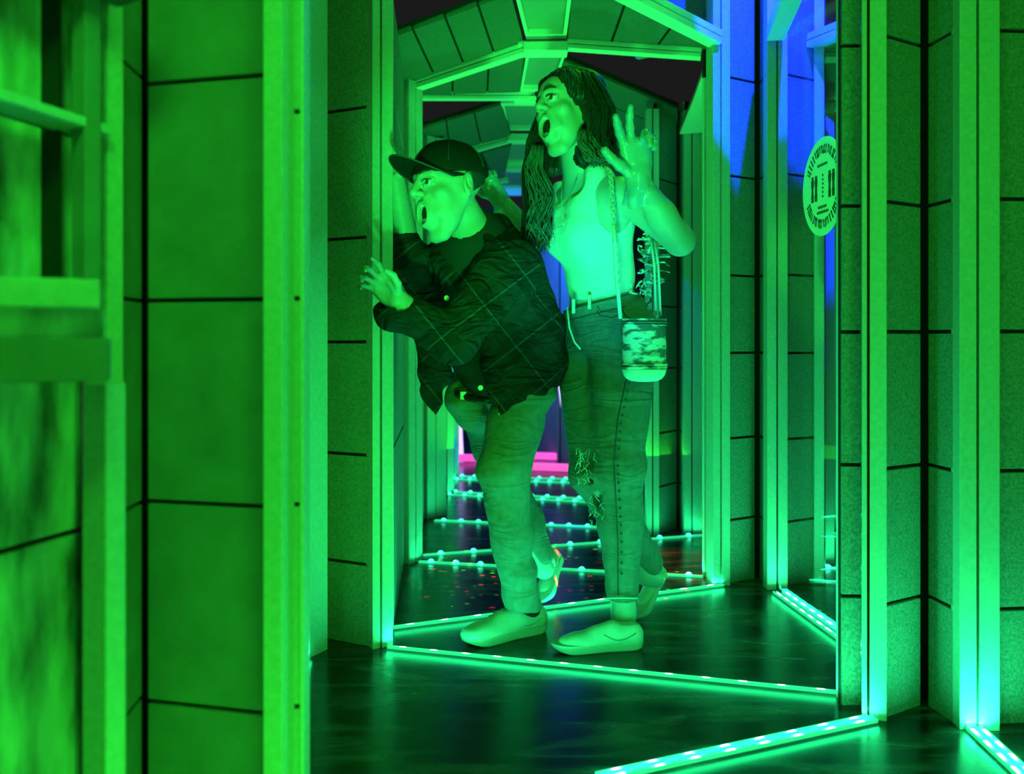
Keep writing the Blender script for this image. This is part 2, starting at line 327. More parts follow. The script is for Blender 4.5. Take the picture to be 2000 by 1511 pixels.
strip(fl(757, 1266), fl(1643, 1356), 13, 'long LED floor strip crossing right in front of the pair\'s shoes', w=.009, power=2.2)
a, b = fl(1170, 1522), fl(1704, 1406)
strip(*off(a, b, .011), 8, 'upper of the two parallel LED strips at the bottom edge, meeting the right column', w=.012, power=1.5)
strip(*off(a, b, -.011), 8, 'lower of the two parallel LED strips at the bottom edge, meeting the right column', w=.012, power=1.5)
a, b = fl(1902, 1424), fl(2040, 1552)
strip(*off(a, b, .012), 5, 'right-hand LED strip of the pair in the bottom right corner', w=.016, power=1.0)
strip(*off(a, b, -.012), 5, 'left-hand LED strip of the pair in the bottom right corner', w=.016, power=1.0)
a, b = fl(1522, 1158), fl(1720, 1300)
strip(*off(a, b, .016), 11, 'right-hand LED strip of the pair on the floor below the round decal', w=.014, power=1.2)
strip(*off(a, b, -.016), 11, 'left-hand LED strip of the pair on the floor below the round decal', w=.014, power=1.2)
strip(fl(768, 1228), fl(1412, 1144), 11, 'LED floor strip passing just behind the pair\'s front shoes, rising to the right', power=1.6)
strip(fl(818, 1099), fl(1373, 1128), 11, 'LED strip at the foot of the first arch down the reflected corridor', far=True, power=1.2)
strip(fl(827, 1086), fl(1372, 1047), 9, 'LED strip slanting up to the right behind the first reflected arch', far=True, power=1.2)
strip(fl(849, 1018), fl(1240, 1034), 11, 'LED strip at the foot of the second arch down the reflected corridor', far=True, w=.02, power=1.2)
a, b = fl(869, 964), fl(1175, 980)
strip(*off(a, b, .05), 10, 'farther strip of the double LED row at the third reflected arch', far=True, w=.014, power=.8)
strip(*off(a, b, -.05), 10, 'nearer strip of the double LED row at the third reflected arch', far=True, w=.014, power=.8)
a, b = fl(885, 934), fl(1142, 941)
strip(*off(a, b, .07), 10, 'farther strip of the reflected double LED row just before the magenta bars', far=True, w=.014, power=.5)
strip(*off(a, b, -.07), 10, 'nearer strip of the reflected double LED row just before the magenta bars', far=True, w=.014, power=.5)
for v, wd in ((1006, 'farthest'), (1043, 'middle'), (1111, 'nearest')):
    strip(fl(1606, v), fl(1700, v+2), 4, wd+' of the three LED strips in the narrow opening under the round decal', far=True, power=.5)
strip(fl(596, 1292), fl(603, 1281), 1, 'short stub of LED strip at the foot of the left trim post', power=.08)
def bar(name, A, B, w, h, m, label, cat):
    mb = MB(); mb.beam(A, B, w, h); return tag(mb.build(name, M[m], bevel=.002), label, cat)
bar('magenta_bar', fl(1035, 919)+Vector((0, 0, .03)), fl(1140, 923)+Vector((0, 0, .03)), .04, .05, 'magenta', 'nearest magenta floor light bar between the two pairs of legs', 'light bar')
bar('magenta_bar', fl(1035, 897)+Vector((0, 0, .03)), fl(1088, 899)+Vector((0, 0, .03)), .04, .05, 'magenta', 'short far magenta light bar right of the man\'s knee', 'light bar')
bar('magenta_bar', fl(892, 901)+Vector((0, 0, .03)), fl(960, 903)+Vector((0, 0, .03)), .04, .05, 'magenta', 'magenta light bar left of the man\'s front knee', 'light bar')
def tube(A, z1, lean, label):
    mb = MB(); mb.tube([A+Vector((0, 0, .0)), A+Vector((lean, 0, z1))], .026, 12)
    return tag(mb.build('light_tube', M['neon'], smooth=False), label, 'light tube')
tube(fl(899, 900), .85, -.04, 'upright lavender light tube left of the man\'s thighs'); tube(fl(1114, 908), .85, -.09, 'upright lavender light tube between the man and the woman')
def dots(gobo_cols, power, loc, target, ang, scale, thr, name):
    """star projector: a spot whose beam is broken into specks"""
    o = lamp('SPOT', name, loc, target, power, (1, 1, 1), spot=ang, blend=.1, rad=.003)
    d = o.data; d.use_nodes = True; N = d.node_tree.nodes; L = d.node_tree.links; em = N['Emission']
    tc = N.new('ShaderNodeTexCoord'); vo = N.new('ShaderNodeTexVoronoi'); vo.inputs['Scale'].default_value = scale
    L.new(tc.outputs['Normal'], vo.inputs['Vector'])
    lt = N.new('ShaderNodeMath'); lt.operation = 'LESS_THAN'; lt.inputs[1].default_value = thr; L.new(vo.outputs['Distance'], lt.inputs[0])
    sp = N.new('ShaderNodeSeparateColor'); L.new(vo.outputs['Color'], sp.inputs[0])
    r = N.new('ShaderNodeValToRGB'); r.color_ramp.interpolation = 'CONSTANT'; r.color_ramp.elements[0].color = (*gobo_cols[0], 1); r.color_ramp.elements[1].position = .62; r.color_ramp.elements[1].color = (*gobo_cols[1], 1)
    L.new(sp.outputs[0], r.inputs['Fac']); L.new(r.outputs['Color'], em.inputs['Color']); L.new(lt.outputs[0], em.inputs['Strength'])
    return o
dots([(.15, 1, .02), (1, .02, .05)], 900, (.15, 3.45, 1.95), (.15, 3.43, 0), 31, 44, .20, 'star_projector')
lamp('SPOT', 'red_spot', (.50, 3.95, 1.5), (.64, 3.62, 0), 45, (1, .01, .03), spot=24, blend=.6, rad=.01)

# ---------------------------------------------------------------- glass pane with the round decal
gm = bpy.data.materials.new('clear_glass'); gm.use_nodes = True
nt = gm.node_tree; nt.nodes.clear(); o_ = nt.nodes.new('ShaderNodeOutputMaterial'); mx = nt.nodes.new('ShaderNodeMixShader'); tr = nt.nodes.new('ShaderNodeBsdfTransparent'); gl = nt.nodes.new('ShaderNodeBsdfGlossy'); gl.inputs['Roughness'].default_value = .02
mx.inputs[0].default_value = .05; nt.links.new(tr.outputs[0], mx.inputs[1]); nt.links.new(gl.outputs[0], mx.inputs[2]); nt.links.new(mx.outputs[0], o_.inputs[0])
ga, gb = fl(1524, 1160), fl(1700, 1285)
gp = MB(); gp.slab(ga, gb, .02, 2.0, facing(ga, gb), -.003, .003); go = gp.build('window_1', gm); sm(go)
ctr = at(1611, 364, 2.84); gd = (gb-ga).normalized(); gn = facing(ga, gb)
tpar = (ctr-ga).dot(gd); ctr = ga+gd*tpar+Vector((0, 0, ctr.z))+gn*.0045
M['decal'] = mat('decal_face', (.85, .85, .85), .5, emit=None); M['ink'] = mat('decal_ink', (.05, .05, .05), .6)
dr = empty('floor_distance_decal', ctr, 'round pale sticker printed with two pairs of shoe prints, stuck on the glass', 'sticker')
# local frame: x along glass towards camera-right, z up
dr.rotation_euler = Matrix((gd, -gn, Vector((0, 0, 1)))).transposed().to_euler()
def disc(name, r0, r1, y, m, a0=0, a1=2*math.pi, n=64, th=.001, parent=dr):
    mb = MB()
    for i in range(n):
        p, q = a0+(a1-a0)*i/n, a0+(a1-a0)*(i+1)/n
        c = [(r0*math.cos(p), r0*math.sin(p)), (r1*math.cos(p), r1*math.sin(p)), (r1*math.cos(q), r1*math.sin(q)), (r0*math.cos(q), r0*math.sin(q))]
        mb.hexa([(a, y, b) for a, b in c], [(a, y-th, b) for a, b in c])
    return mb.build(name, M[m], parent)
disc('disc', 0, .152, 0, 'decal')
for a0, a1 in ((25, 155), (205, 335)):      # lettering band of short strokes
    k = a0; mb = MB()
    while k < a1:
        wd = random.choice((5, 6, 8)); p = math.radians(k)
        for rr in (.106, .124):
            if random.random() < .8: mb.box((rr*math.cos(p), -.0015, rr*math.sin(p)), .007, .001, .010, 0, Matrix.Rotation(-p+math.pi/2, 3, 'Y'))
        mb.box((.115*math.cos(p), -.0015, .115*math.sin(p)), .004, .001, .022, 0, Matrix.Rotation(-p+math.pi/2, 3, 'Y')); k += wd
    mb.build('curved_lettering', M['ink'], dr)
for z, wd in ((.068, .07), (-.062, .06), (-.078, .075)):
    x = -wd/2; mb = MB()
    while x < wd/2: mb.box((x, -.0015, z), .007, .001, .008); x += .0105
    mb.build('line_of_lettering', M['ink'], dr)
for sx in (-1, 1):
    for dx in (-.013, .013):
        mb = MB(); cx = sx*.062+dx
        for j in range(7):
            z = -.034+j*.0115; wd = (.017, .018, .014, .013, .018, .020, .014)[j]
            mb.box((cx, -.0015, z), wd, .001, .0112)
        mb.build('shoe_print', M['ink'], dr)
mb = MB()
for j in range(6): mb.box((0, -.0015, -.03+j*.013), .008, .001, .007)
mb.build('dotted_line', M['ink'], dr)
# ================================================================ people: signed-distance modelling
class SDF:
    def __init__(s): s.ops = []; s.disp = None
    def _bb(s, pts, m): pts = np.array(pts, float); return pts.min(0)-m, pts.max(0)+m
    def cap(s, a, b, r1, r2=None, k=.015, sub=False, flat=None, fs=1.0):
        r2 = r1 if r2 is None else r2; a = np.array(a, float); b = np.array(b, float); n = None if flat is None else np.array(Vector(flat).normalized())
        R = max(r1, r2)
        def f(P):
            pa = P-a; ba = b-a; L = max((ba*ba).sum(), 1e-9); h = np.clip((pa@ba)/L, 0, 1); q = pa-h[..., None]*ba
            if n is not None: c = q@n; q = q+(c*(1/fs-1))[..., None]*n
            d = np.sqrt((q*q).sum(-1))-(r1+(r2-r1)*h)
            return d*min(1, fs) if n is not None else d
        s.ops.append((f, *s._bb([a, b], R), k, sub)); return s
    def chain(s, pts, rs, k=.012, **kw):
        for i in range(len(pts)-1): s.cap(pts[i], pts[i+1], rs[i], rs[i+1], k, **kw)
        return s
    def ell(s, c, r, R=None, k=.015, sub=False):
        c = np.array(c, float); r = np.array(r, float); Rm = np.eye(3) if R is None else np.array(R)  # columns = local axes
        def f(P):
            q = (P-c)@Rm; k0 = np.sqrt(((q/r)**2).sum(-1)); k1 = np.sqrt(((q/(r*r))**2).sum(-1))+1e-9
            return k0*(k0-1)/k1
        s.ops.append((f, *s._bb([c], r.max()), k, sub)); return s
    def half(s, p, n, lo, hi, k=.004):       # cut away everything on the +n side
        p = np.array(p, float); n = np.array(Vector(n).normalized())
        s.ops.append((lambda P: -((P-p)@n), np.array(lo, float), np.array(hi, float), k, True)); return s
    def box(s, c, r, R=None, k=.004, sub=False, rad=.0):
        c = np.array(c, float); r = np.array(r, float); Rm = np.eye(3) if R is None else np.array(R)
        def f(P):
            q = np.abs((P-c)@Rm)-r+rad; return np.sqrt((np.maximum(q, 0)**2).sum(-1))+np.minimum(q.max(-1), 0)-rad
        s.ops.append((f, *s._bb([c], np.linalg.norm(r)), k, sub)); return s
    def xf(s, other, Mx, sc=1.0):            # add another SDF's ops through a rigid transform
        R = np.array(Mx.to_3x3())/sc; t = np.array(Mx.translation); Ri = R.T
        for f, lo, hi, k, sub in other.ops:
            cs = np.array([[x, y, z] for x in (lo[0], hi[0]) for y in (lo[1], hi[1]) for z in (lo[2], hi[2])])*sc@R.T+t
            s.ops.append(((lambda P, f=f: f(((P-t)@Ri.T)/sc)*sc), cs.min(0), cs.max(0), k*sc, sub))
        return s
    def grid(s, lo, hi, h):
        lo = np.array(lo, float); n = np.ceil((np.array(hi)-lo)/h).astype(int)+1
        ax = [lo[i]+h*np.arange(n[i]) for i in range(3)]
        D = np.full(tuple(n), .08, np.float32)
        for f, a, b, k, sub in s.ops:
            m = k+2.5*h+.004
            i0 = np.clip(np.floor((a-m-lo)/h).astype(int), 0, n); i1 = np.clip(np.ceil((b+m-lo)/h).astype(int)+1, 0, n)
            if (i1 <= i0).any(): continue
            P = np.stack(np.meshgrid(*[ax[i][i0[i]:i1[i]] for i in range(3)], indexing='ij'), -1)
            d = f(P); sl = tuple(slice(i0[i], i1[i]) for i in range(3)); o = D[sl]
            if sub: d = -d; hh = np.clip(k-np.abs(o-d), 0, None)/k; D[sl] = np.maximum(o, d)+hh*hh*k*.25
            else: hh = np.clip(k-np.abs(o-d), 0, None)/k; D[sl] = np.minimum(o, d)-hh*hh*k*.25
        if s.disp is not None:
            P = np.stack(np.meshgrid(*ax, indexing='ij'), -1); D = D+s.disp(P)
        return D, lo
    def at(s, P):
        P = np.asarray(P, float); D = np.full(P.shape[:-1], .5)
        for f, a, b, k, sub in s.ops:
            d = f(P)
            if sub: d = -d; hh = np.clip(k-np.abs(D-d), 0, None)/k; D = np.maximum(D, d)+hh*hh*k*.25
            else: hh = np.clip(k-np.abs(D-d), 0, None)/k; D = np.minimum(D, d)-hh*hh*k*.25
        return D
    def bounds(s, m=.02):
        los = np.array([o[1] for o in s.ops if not o[4]]); his = np.array([o[2] for o in s.ops if not o[4]])
        return los.min(0)-m, his.max(0)+m

def nets(D, lo, h):
    S_ = D < 0; n = D.shape; acc = None
    c = [D[i:n[0]-1+i, j:n[1]-1+j, k:n[2]-1+k] for i in (0, 1) for j in (0, 1) for k in (0, 1)]
    sg = np.stack([x < 0 for x in c]); mask = sg.any(0) & ~sg.all(0)
    idx = np.argwhere(mask); 
    if not len(idx): return np.zeros((0, 3)), np.zeros((0, 4), int)
    vals = np.stack([x[mask] for x in c], 1).astype(float)
    off_ = np.array([(i, j, k) for i in (0, 1) for j in (0, 1) for k in (0, 1)], float)
    pos = np.zeros((len(idx), 3)); cnt = np.zeros(len(idx))
    for a in range(8):
        for b in range(a+1, 8):
            if abs(off_[a]-off_[b]).sum() != 1: continue
            x = (vals[:, a] < 0) != (vals[:, b] < 0); t = np.where(x, vals[:, a]/(vals[:, a]-vals[:, b]+1e-12), 0)
            pos += np.where(x[:, None], off_[a]+t[:, None]*(off_[b]-off_[a]), 0); cnt += x
    V = (idx+pos/cnt[:, None])*h+lo
    vid = np.full(mask.shape, -1); vid[mask] = np.arange(len(idx)); F = []
    for ax in range(3):
        a1, a2 = (ax+1) % 3, (ax+2) % 3
        s0 = [slice(None)]*3; s1 = [slice(None)]*3; s0[ax] = slice(0, -1); s1[ax] = slice(1, None)
        A = S_[tuple(s0)]; B = S_[tuple(s1)]; ch = np.argwhere(A != B); 
        ch = ch[(ch[:, a1] > 0) & (ch[:, a2] > 0) & (ch[:, a1] < n[a1]-1) & (ch[:, a2] < n[a2]-1)]
        inside = A[tuple(ch.T)]; q = []
        for d1, d2 in ((0, 0), (1, 0), (1, 1), (0, 1)):
            p = ch.copy(); p[:, a1] -= d1; p[:, a2] -= d2; q.append(vid[tuple(p.T)])
        q = np.stack(q, 1); q[~inside] = q[~inside][:, ::-1]; F.append(q)
    F = np.concatenate(F); F = F[(F >= 0).all(1)]
    return V, F

def mesh_from(name, V, F, mats, parent=None, smooth=True, root=None):
    me = bpy.data.meshes.new(name); me.vertices.add(len(V)); me.vertices.foreach_set('co', np.asarray(V, np.float32).ravel())
    me.loops.add(len(F)*4); me.loops.foreach_set('vertex_index', np.asarray(F, np.int32).ravel())
    me.polygons.add(len(F)); me.polygons.foreach_set('loop_start', np.arange(0, len(F)*4, 4, dtype=np.int32))
    me.update(calc_edges=True); me.validate()
    return link(name, me, mats, parent, smooth)
def surf(name, sdf, h, mats, root, fine=(), smooth_it=1, lo=None, hi=None):
    """extract the surface; fine = [(lo, hi, h)] sub-boxes sampled more finely"""
    L0, H0 = sdf.bounds(); L0 = L0 if lo is None else np.array(lo); H0 = H0 if hi is None else np.array(hi)
    D, l = sdf.grid(L0, H0, h); V, F = nets(D, l, h)
    cf = V[F].mean(1); keep = np.ones(len(F), bool); VV = [V]; FF = []; n = len(V)
    for a, b, hf in fine:
        a = np.array(a); b = np.array(b); keep &= ~((cf > a+h).all(1) & (cf < b-h).all(1))
    FF.append(F[keep])
    for a, b, hf in fine:
        D, l = sdf.grid(a, b, hf); v, f = nets(D, l, hf); VV.append(v); FF.append(f+n); n += len(v)
    V = np.concatenate(VV); F = np.concatenate(FF)
    used = np.zeros(len(V), bool); used[F.ravel()] = True; mp = np.cumsum(used)-1; V = V[used]; F = mp[F]
    o = mesh_from(name, V-np.array(root.location), F, mats, root); return o
def fr(x, y, z):                 # frame matrix from three axis vectors (columns)
    return Matrix((x, y, z)).transposed()
def frame_m(origin, fwd, up, roll=0):
    """local -Y looks along fwd, +Z up"""
    y = -Vector(fwd).normalized(); z = Vector(up); x = y.cross(z).normalized(); z = x.cross(y).normalized()
    m = fr(x, y, z).to_4x4(); m = Matrix.Translation(origin) @ m @ Matrix.Rotation(roll, 4, 'Y'); return m

def head_sdf(jaw=.03, female=False, grit=0):
    s = SDF(); f = .94 if female else 1.0
    s.ell((0, .014, .045), (.074*f, .094, .080), k=.02)
    s.ell((0, -.028, .0), (.064*f, .066, .075), k=.03)
    s.ell((0, -.052, .045), (.055*f, .042, .042), k=.02)              # forehead
    jz = -.088-jaw*.75; jy = -.050+jaw*.35
    s.cap((-.050*f, .005, -.03), (-.022, jy-.008, jz-.012), .024, .018, k=.02)
    s.cap((.050*f, .005, -.03), (.022, jy-.008, jz-.012), .024, .018, k=.02)
    s.ell((0, jy-.014, jz-.012), (.026*f, .022, .019), k=.02)          # chin
    s.ell((0, -.03, -.07-jaw*.4), (.042*f, .048, .035+jaw*.3), k=.02)
    for sx in (-1, 1):
        s.ell((sx*.045*f, -.062, -.022), (.023, .022, .019), k=.02)  # cheekbone
        s.ell((sx*.038*f, -.040, -.058-jaw*.2), (.026, .034, .040), k=.025)   # cheek
        s.cap((sx*.012, -.094, .034), (sx*.042*f, -.078, .034), .0095, .008, k=.012)  # brow ridge
        s.ell((sx*.031*f, -.101, .012), (.017, .016, .0125), k=.012, sub=True)        # socket
        s.cap((sx*.017, -.0950, .0195), (sx*.045*f, -.0805, .0165), .0052, .0048, k=.005)   # upper lid
        s.cap((sx*.018, -.0930, .0045), (sx*.044*f, -.080, .0065), .0042, .004, k=.005)  # lower lid
        s.cap((sx*.020, -.093, -.030), (sx*.040, -.076, -.060-jaw*.4), .009, .008, k=.018)  # smile fold
    s.cap((0, -.094, .026), (0, -.117, -.012), .0085, .0125, k=.010)
    for sx in (-1, 1):
        s.ell((sx*.0125, -.106, -.017), (.0088, .012, .0085), k=.006)
        s.ell((sx*.0075, -.113, -.0265), (.0035, .005, .003), k=.002, sub=True)
    mz = -.055-jaw*.45; mh = .010+jaw*.55; mw = .0255
    s.ell((0, -.080, mz), (mw+.010, .026, mh+.012), k=.012)
    # lips: ring of short capsules around the mouth opening
    pr = []
    for i in range(17):
        a = 2*math.pi*i/16; x = mw*math.cos(a); z = mz+mh*math.sin(a); pr.append((x, -.100+abs(x)*.45+max(0, -(z-mz))*.28, z))
    for i in range(16): s.cap(pr[i], pr[i+1], .0052, .0052, k=.005)
    s.ell((0, -.095, mz), (mw-.003, .045, mh-.002), k=.004, sub=True)
    for sx in (-1, 1):                                              # ears
        R = Matrix.Rotation(sx*.35, 3, 'Z') @ Matrix.Rotation(-.12, 3, 'X')
        s.ell((sx*.077*f, .012, .000), (.0085, .021, .034), R=R, k=.006)
        s.ell((sx*.0845*f, .009, .005), (.006, .0105, .018), R=R, k=.004, sub=True)
        s.cap((sx*.0795*f, .006, -.022), (sx*.077*f, .008, -.027), .007, .005, k=.005)
        s.cap((sx*.081*f, .011, .016), (sx*.0815*f, .016, -.008), .0028, .003, k=.003)
        s.ell((sx*.078*f, .000, -.004), (.004, .004, .006), k=.003)
    return s, (mz, mh, mw)
def head_extras(root, Mh, female, mo, skin, teethm, scale=1.0):
    mz, mh, mw = mo
    def put(o): o.parent = root; o.matrix_parent_inverse = Matrix(); o.matrix_local = Matrix.Translation(-Vector(root.location)) @ Mh @ Matrix.Scale(scale, 4); return o
    f = .94 if female else 1
    for sx in (-1, 1):
        e = MB(); n = 14; R = .0125; c = Vector((sx*.031*f, -.0815, .012))
        vs = []; fs = []
        for i in range(n+1):
            th = math.pi*i/n
            for j in range(n*2): ph = math.pi*j/n; vs.append(c+Vector((math.sin(th)*math.cos(ph), -math.cos(th), math.sin(th)*math.sin(ph)))*R)
        m_i = []
        for i in range(n):
            for j in range(n*2):
                fs.append((i*2*n+j, i*2*n+(j+1) % (2*n), (i+1)*2*n+(j+1) % (2*n), (i+1)*2*n+j)); 
        k = len(e.v); e.v = [tuple(v) for v in vs]; e.f = fs; e.m = [2 if q < 2*n else (1 if q < 4*n+2*n*1 else 0) for q in range(len(fs))]
        o = e.build('eye', [M['eye'], M['iris'], M['ink']], smooth=True); put(o)
        # turn the eye towards the gaze
        b = MB(); pts = [(sx*(.014+.034*t)*f, -.1035+.022*t*t+.003*t, .036+.010*math.sin(t*2.4)-(.006 if True else 0)*t) for t in np.linspace(0, 1, 9)]
        b.tube(pts, [.0018, .0034, .004, .004, .0038, .0034, .0028, .002, .001], 6); put(b.build('eyebrow', M['brow'], smooth=True))
        l = MB(); pts = [(sx*(.0165+.029*t)*f, -.1005+.016*t*t+.001*t, .0140+.0045*math.sin(t*math.pi)) for t in np.linspace(0, 1, 9)]
        l.tube(pts, [.0008]+[.0020 if female else .0013]*7+[.0006], 5); put(l.build('eyelash', M['brow'], smooth=True))
    for up in (1, -1):
        t = MB(); N_ = 10
        for i in range(N_):
            a = (i-(N_-1)/2)/(N_/2)*.95; x = (mw-.006)*math.sin(a); y = -.0975+(1-math.cos(a))*.022+(0 if up > 0 else .008)
            z = mz+up*(mh-.0055)
            t.box((x, y, z), .0042, .004, .0085 if up > 0 else .006, 0, Matrix.Rotation(a*.8, 3, 'Z'))
        put(t.build('teeth', teethm, bevel=.0008))
    tg = SDF(); tg.ell((0, -.079, mz-mh*.55), (.014, .018, .007)); D, l = tg.grid(*tg.bounds(), .002); V, F = nets(D, l, .002)
    put(mesh_from('tongue', V, F, M['tongue']))
    mc = SDF(); mc.ell((0, -.067, mz), (mw+.002, .026, mh+.002)); D, l = mc.grid(*mc.bounds(), .0022); V, F = nets(D, l, .0022); put(mesh_from('mouth_shade_plug', V, F, M['mouth_shade']))  # dark solid standing in for the shade inside the open mouth
    return put

def hand_ops(s, Mx, curls, spread=(.16, .05, -.06, -.18), thumb=None, sc=1.0, mirror=1):
    """local frame: origin wrist, +Y fingers, +X thumb side, +Z out of the palm"""
    o = SDF(); X = mirror
    for x0, x1, r0, r1 in ((.018, .030, .017, .0135), (.006, .010, .0185, .014), (-.006, -.010, .0185, .0135), (-.018, -.028, .016, .012)):
        o.cap((X*x0*.8, .0, 0), (X*x1, .088, -.002), r0, r1, k=.014, flat=(0, 0, 1), fs=.78)
    o.ell((X*.024, .038, .010), (.016, .030, .013), k=.012)            # thumb pad
    o.ell((-X*.024, .040, .008), (.011, .030, .010), k=.012)
    o.ell((0, .055, .019), (.017, .024, .009), k=.010, sub=True)
    L = ((.043, .027, .021), (.047, .030, .022), (.044, .028, .022), (.034, .021, .019)); bx = (.030, .010, -.010, -.028)
    tips = []
    for i in range(4):
        p = Vector((X*bx[i], .086-abs(i-1.2)*.003, 0)); ang = 0; r = (.0094, .0096, .0091, .0080)[i]
        sp = spread[i]*X
        for j in range(3):
            ang += curls[i][j]; d = Vector((math.sin(sp)*math.cos(ang), math.cos(sp)*math.cos(ang), math.sin(ang))); q = p+d*L[i][j]
            rr = r*(1-.13*(j+1)); o.cap(p, q, r*(1-.10*j), rr, k=.004); o.ell(p, (r*1.0*(1-.09*j),)*3, k=.004); p = q
        tips.append(p)
    th = thumb or [(.024, .018, .006), (.050, .045, .016), (.066, .075, .022), (.072, .100, .024)]
    o.chain([(X*a, b, c) for a, b, c in th], (.0135, .0115, .0105, .0082), k=.006)
    s.xf(o, Mx, sc); return [Mx @ (t*sc) for t in tips]

def shoe(root, heel, toe, up, label=None, L=None, laces=True, skin=False, side=1):
    """low sneaker: sole, upper, laces as one thing part each; heel and toe are sole points on the ground"""
    heel = Vector(heel); toe = Vector(toe); d = toe-heel; L = L or d.length; y = d.normalized(); z = Vector(up).normalized(); x = y.cross(z).normalized(); z = x.cross(y).normalized()
    Mx = Matrix.Translation(heel) @ fr(x, y, z).to_4x4(); k = L/.28
    mb = MB(); ring = []; n = 56
    def hw(t):
        w_ = np.interp(t, [0, .1, .25, .4, .6, .75, .88, 1], [.032, .034, .034, .033, .041, .046, .045, .040])
        e = 1.0
        if t < .11: e = math.sqrt(max(0, 1-(1-t/.11)**2))
        if t > .80: e = math.sqrt(max(0, 1-((t-.80)/.20)**2))
        return w_*max(e, .02)
    for i in range(n):
        a = 2*math.pi*i/n; t = .5-.5*math.cos(a); sgn = 1 if math.sin(a) > 0 else -1; ring.append((sgn*hw(t), t*.28))
    lv = [(0, .93), (.004, 1.0), (.022, 1.03), (.028, 1.01)]
    for zz, s_ in lv:
        for (a, b) in ring:
            lift = .014*max(0, (b/.28-.80)/.2)**2*(1-zz/.028)
            mb.v.append(tuple(Mx @ (Vector((a*s_, .14+(b-.14)*s_, zz+lift))*k)))
    for l in range(3):
        for i in range(n): mb.f.append((l*n+i, l*n+(i+1) % n, (l+1)*n+(i+1) % n, (l+1)*n+i)); mb.m.append(0)
    mb.f.append(tuple(range(n))); mb.m.append(0); mb.f.append(tuple(3*n+i for i in range(n))); mb.m.append(0)
    mb.v = [tuple(Vector(v)-Vector(root.location)) for v in mb.v]
    so = mb.build('shoe_sole', M['sole'], root, smooth=False, bevel=.001)
    u = SDF()
    u.cap((0, .036, .050), (0, .10, .050), .036, .033, k=.02); u.cap((0, .034, .03), (0, .09, .03), .034, .034, k=.02)
    u.cap((0, .10, .045), (0, .165, .034), .036, .036, k=.02); u.cap((0, .15, .026), (0, .21, .024), .038, .042, k=.02, flat=(0, 0, 1), fs=.85)
    u.cap((0, .20, .028), (0, .238, .028), .044, .040, k=.015, flat=(0, 0, 1), fs=.60)
    u.cap((0, .100, .070), (0, .150, .056), .018, .020, k=.02)                     # tongue
    u.ell((0, .050, .108), (.026, .050, .034), k=.006, sub=True)                   # opening
    u.half((0, .1, .024), (0, 0, -1), (-.1, -.05, -.05), (.1, .3, .0245), k=.002)
    W = SDF().xf(u, Mx, k); up_o = surf('shoe_upper', W, .0026, M['shoe'], root)
    def ztop(x_, y_):
        zz = np.linspace(.12, .02, 101); P = np.stack([np.full(101, x_), np.full(101, y_), zz], -1); d = u.at(P); h = np.argmax(d < 0); return zz[h]
    if laces:
        for j in range(5):
            lc = MB(); yy = .122+j*.0145
            pts = [Mx @ (Vector((xx, yy+.005*math.sin(xx*80), ztop(xx, yy)+.0012))*k)-Vector(root.location) for xx in np.linspace(-.015, .015, 9)]
            lc.tube(pts, .0021*k, 6); lc.build('lace', M['lace'], root, smooth=True)
    pn = MB()                                       # stitched collar seam on both sides
    for sx in (-1, 1):
        pts = []
        for t in np.linspace(0, 1, 12):
            yy = .03+.10*t; zz = .055-.018*math.sin(t*math.pi); X_ = np.linspace(.06, .0, 61); d = u.at(np.stack([X_*sx, np.full(61, yy), np.full(61, zz)], -1)); xx = X_[np.argmax(d < 0)]
            pts.append(Mx @ (Vector((sx*(xx+.0004), yy, zz))*k)-Vector(root.location))
        pn.tube(pts, .0011, 5)
    pn.build('shoe_seam', M['lace'], root, smooth=True)
    return Mx, k
M['skin'] = mat('skin', (.47, .47, .47), .42, .3, 60, .06, (.40, .40, .40)); M['skin_f'] = M['skin']
M['mouth_shade'] = mat('mouth_shade_dark', (.03, .02, .02), .7); M['eye'] = mat('eye_white', (.8, .8, .8), .25); M['iris'] = mat('iris', (.06, .05, .04), .2); M['brow'] = mat('brow_hair', (.03, .03, .03), .8)
M['teeth'] = mat('teeth', (.85, .85, .85), .3); M['tongue'] = mat('tongue', (.22, .2, .2), .4)
M['shoe'] = mat('pale_leather', (.62, .62, .62), .5, .3, 40, .05, (.5, .5, .5)); M['sole'] = mat('rubber_sole', (.5, .5, .5), .6); M['lace'] = mat('lace', (.22, .22, .22), .7)
M['cap'] = mat('dark_cap', (.016, .016, .016), .8, .3, 400, .2, (.008, .008, .008), spec=.2)
M['cap_edge'] = mat('cap_piping', (.07, .07, .07), .7)
M['denim'] = mat('washed_denim', (.25, .25, .25), .85, .35, 34, .06, (.15, .15, .15), detail=9, stretch=(1.6, 1.6, .8))
M['denim_f'] = mat('faded_denim', (.22, .22, .22), .85, .35, 36, .06, (.13, .13, .13), detail=9, stretch=(1.6, 1.6, .8))
M['denim_dark'] = mat('denim_seam', (.05, .05, .05), .8); M['denim_light'] = mat('denim_fray', (.6, .6, .6), .9)
M['tee'] = mat('black_tee', (.02, .02, .02), .85); M['belt'] = mat('black_belt', (.015, .015, .015), .4); M['metal'] = mat('bright_metal', (.8, .8, .8), .25, metal=.6)
M['top'] = mat('white_tank_top', (.85, .85, .85), .7, .2, 300, .05, (.78, .78, .78))
M['hair'] = mat('dark_brown_hair', (.028, .026, .024), .38, .5, 22, .5, (.008, .008, .008), stretch=(9, 9, .7), spec=.5)
M['hair_end'] = mat('lighter_hair_ends', (.22, .21, .2), .45, .5, 22, .5, (.02, .02, .02), stretch=(9, 9, .7), spec=.5)
M['glove'] = mat('plastic_glove', (.20, .42, .80), .15, .3, 30, .3, (.4, .5, .55), spec=.8)
M['glove'].node_tree.nodes['Principled BSDF'].inputs['Alpha'].default_value = .55
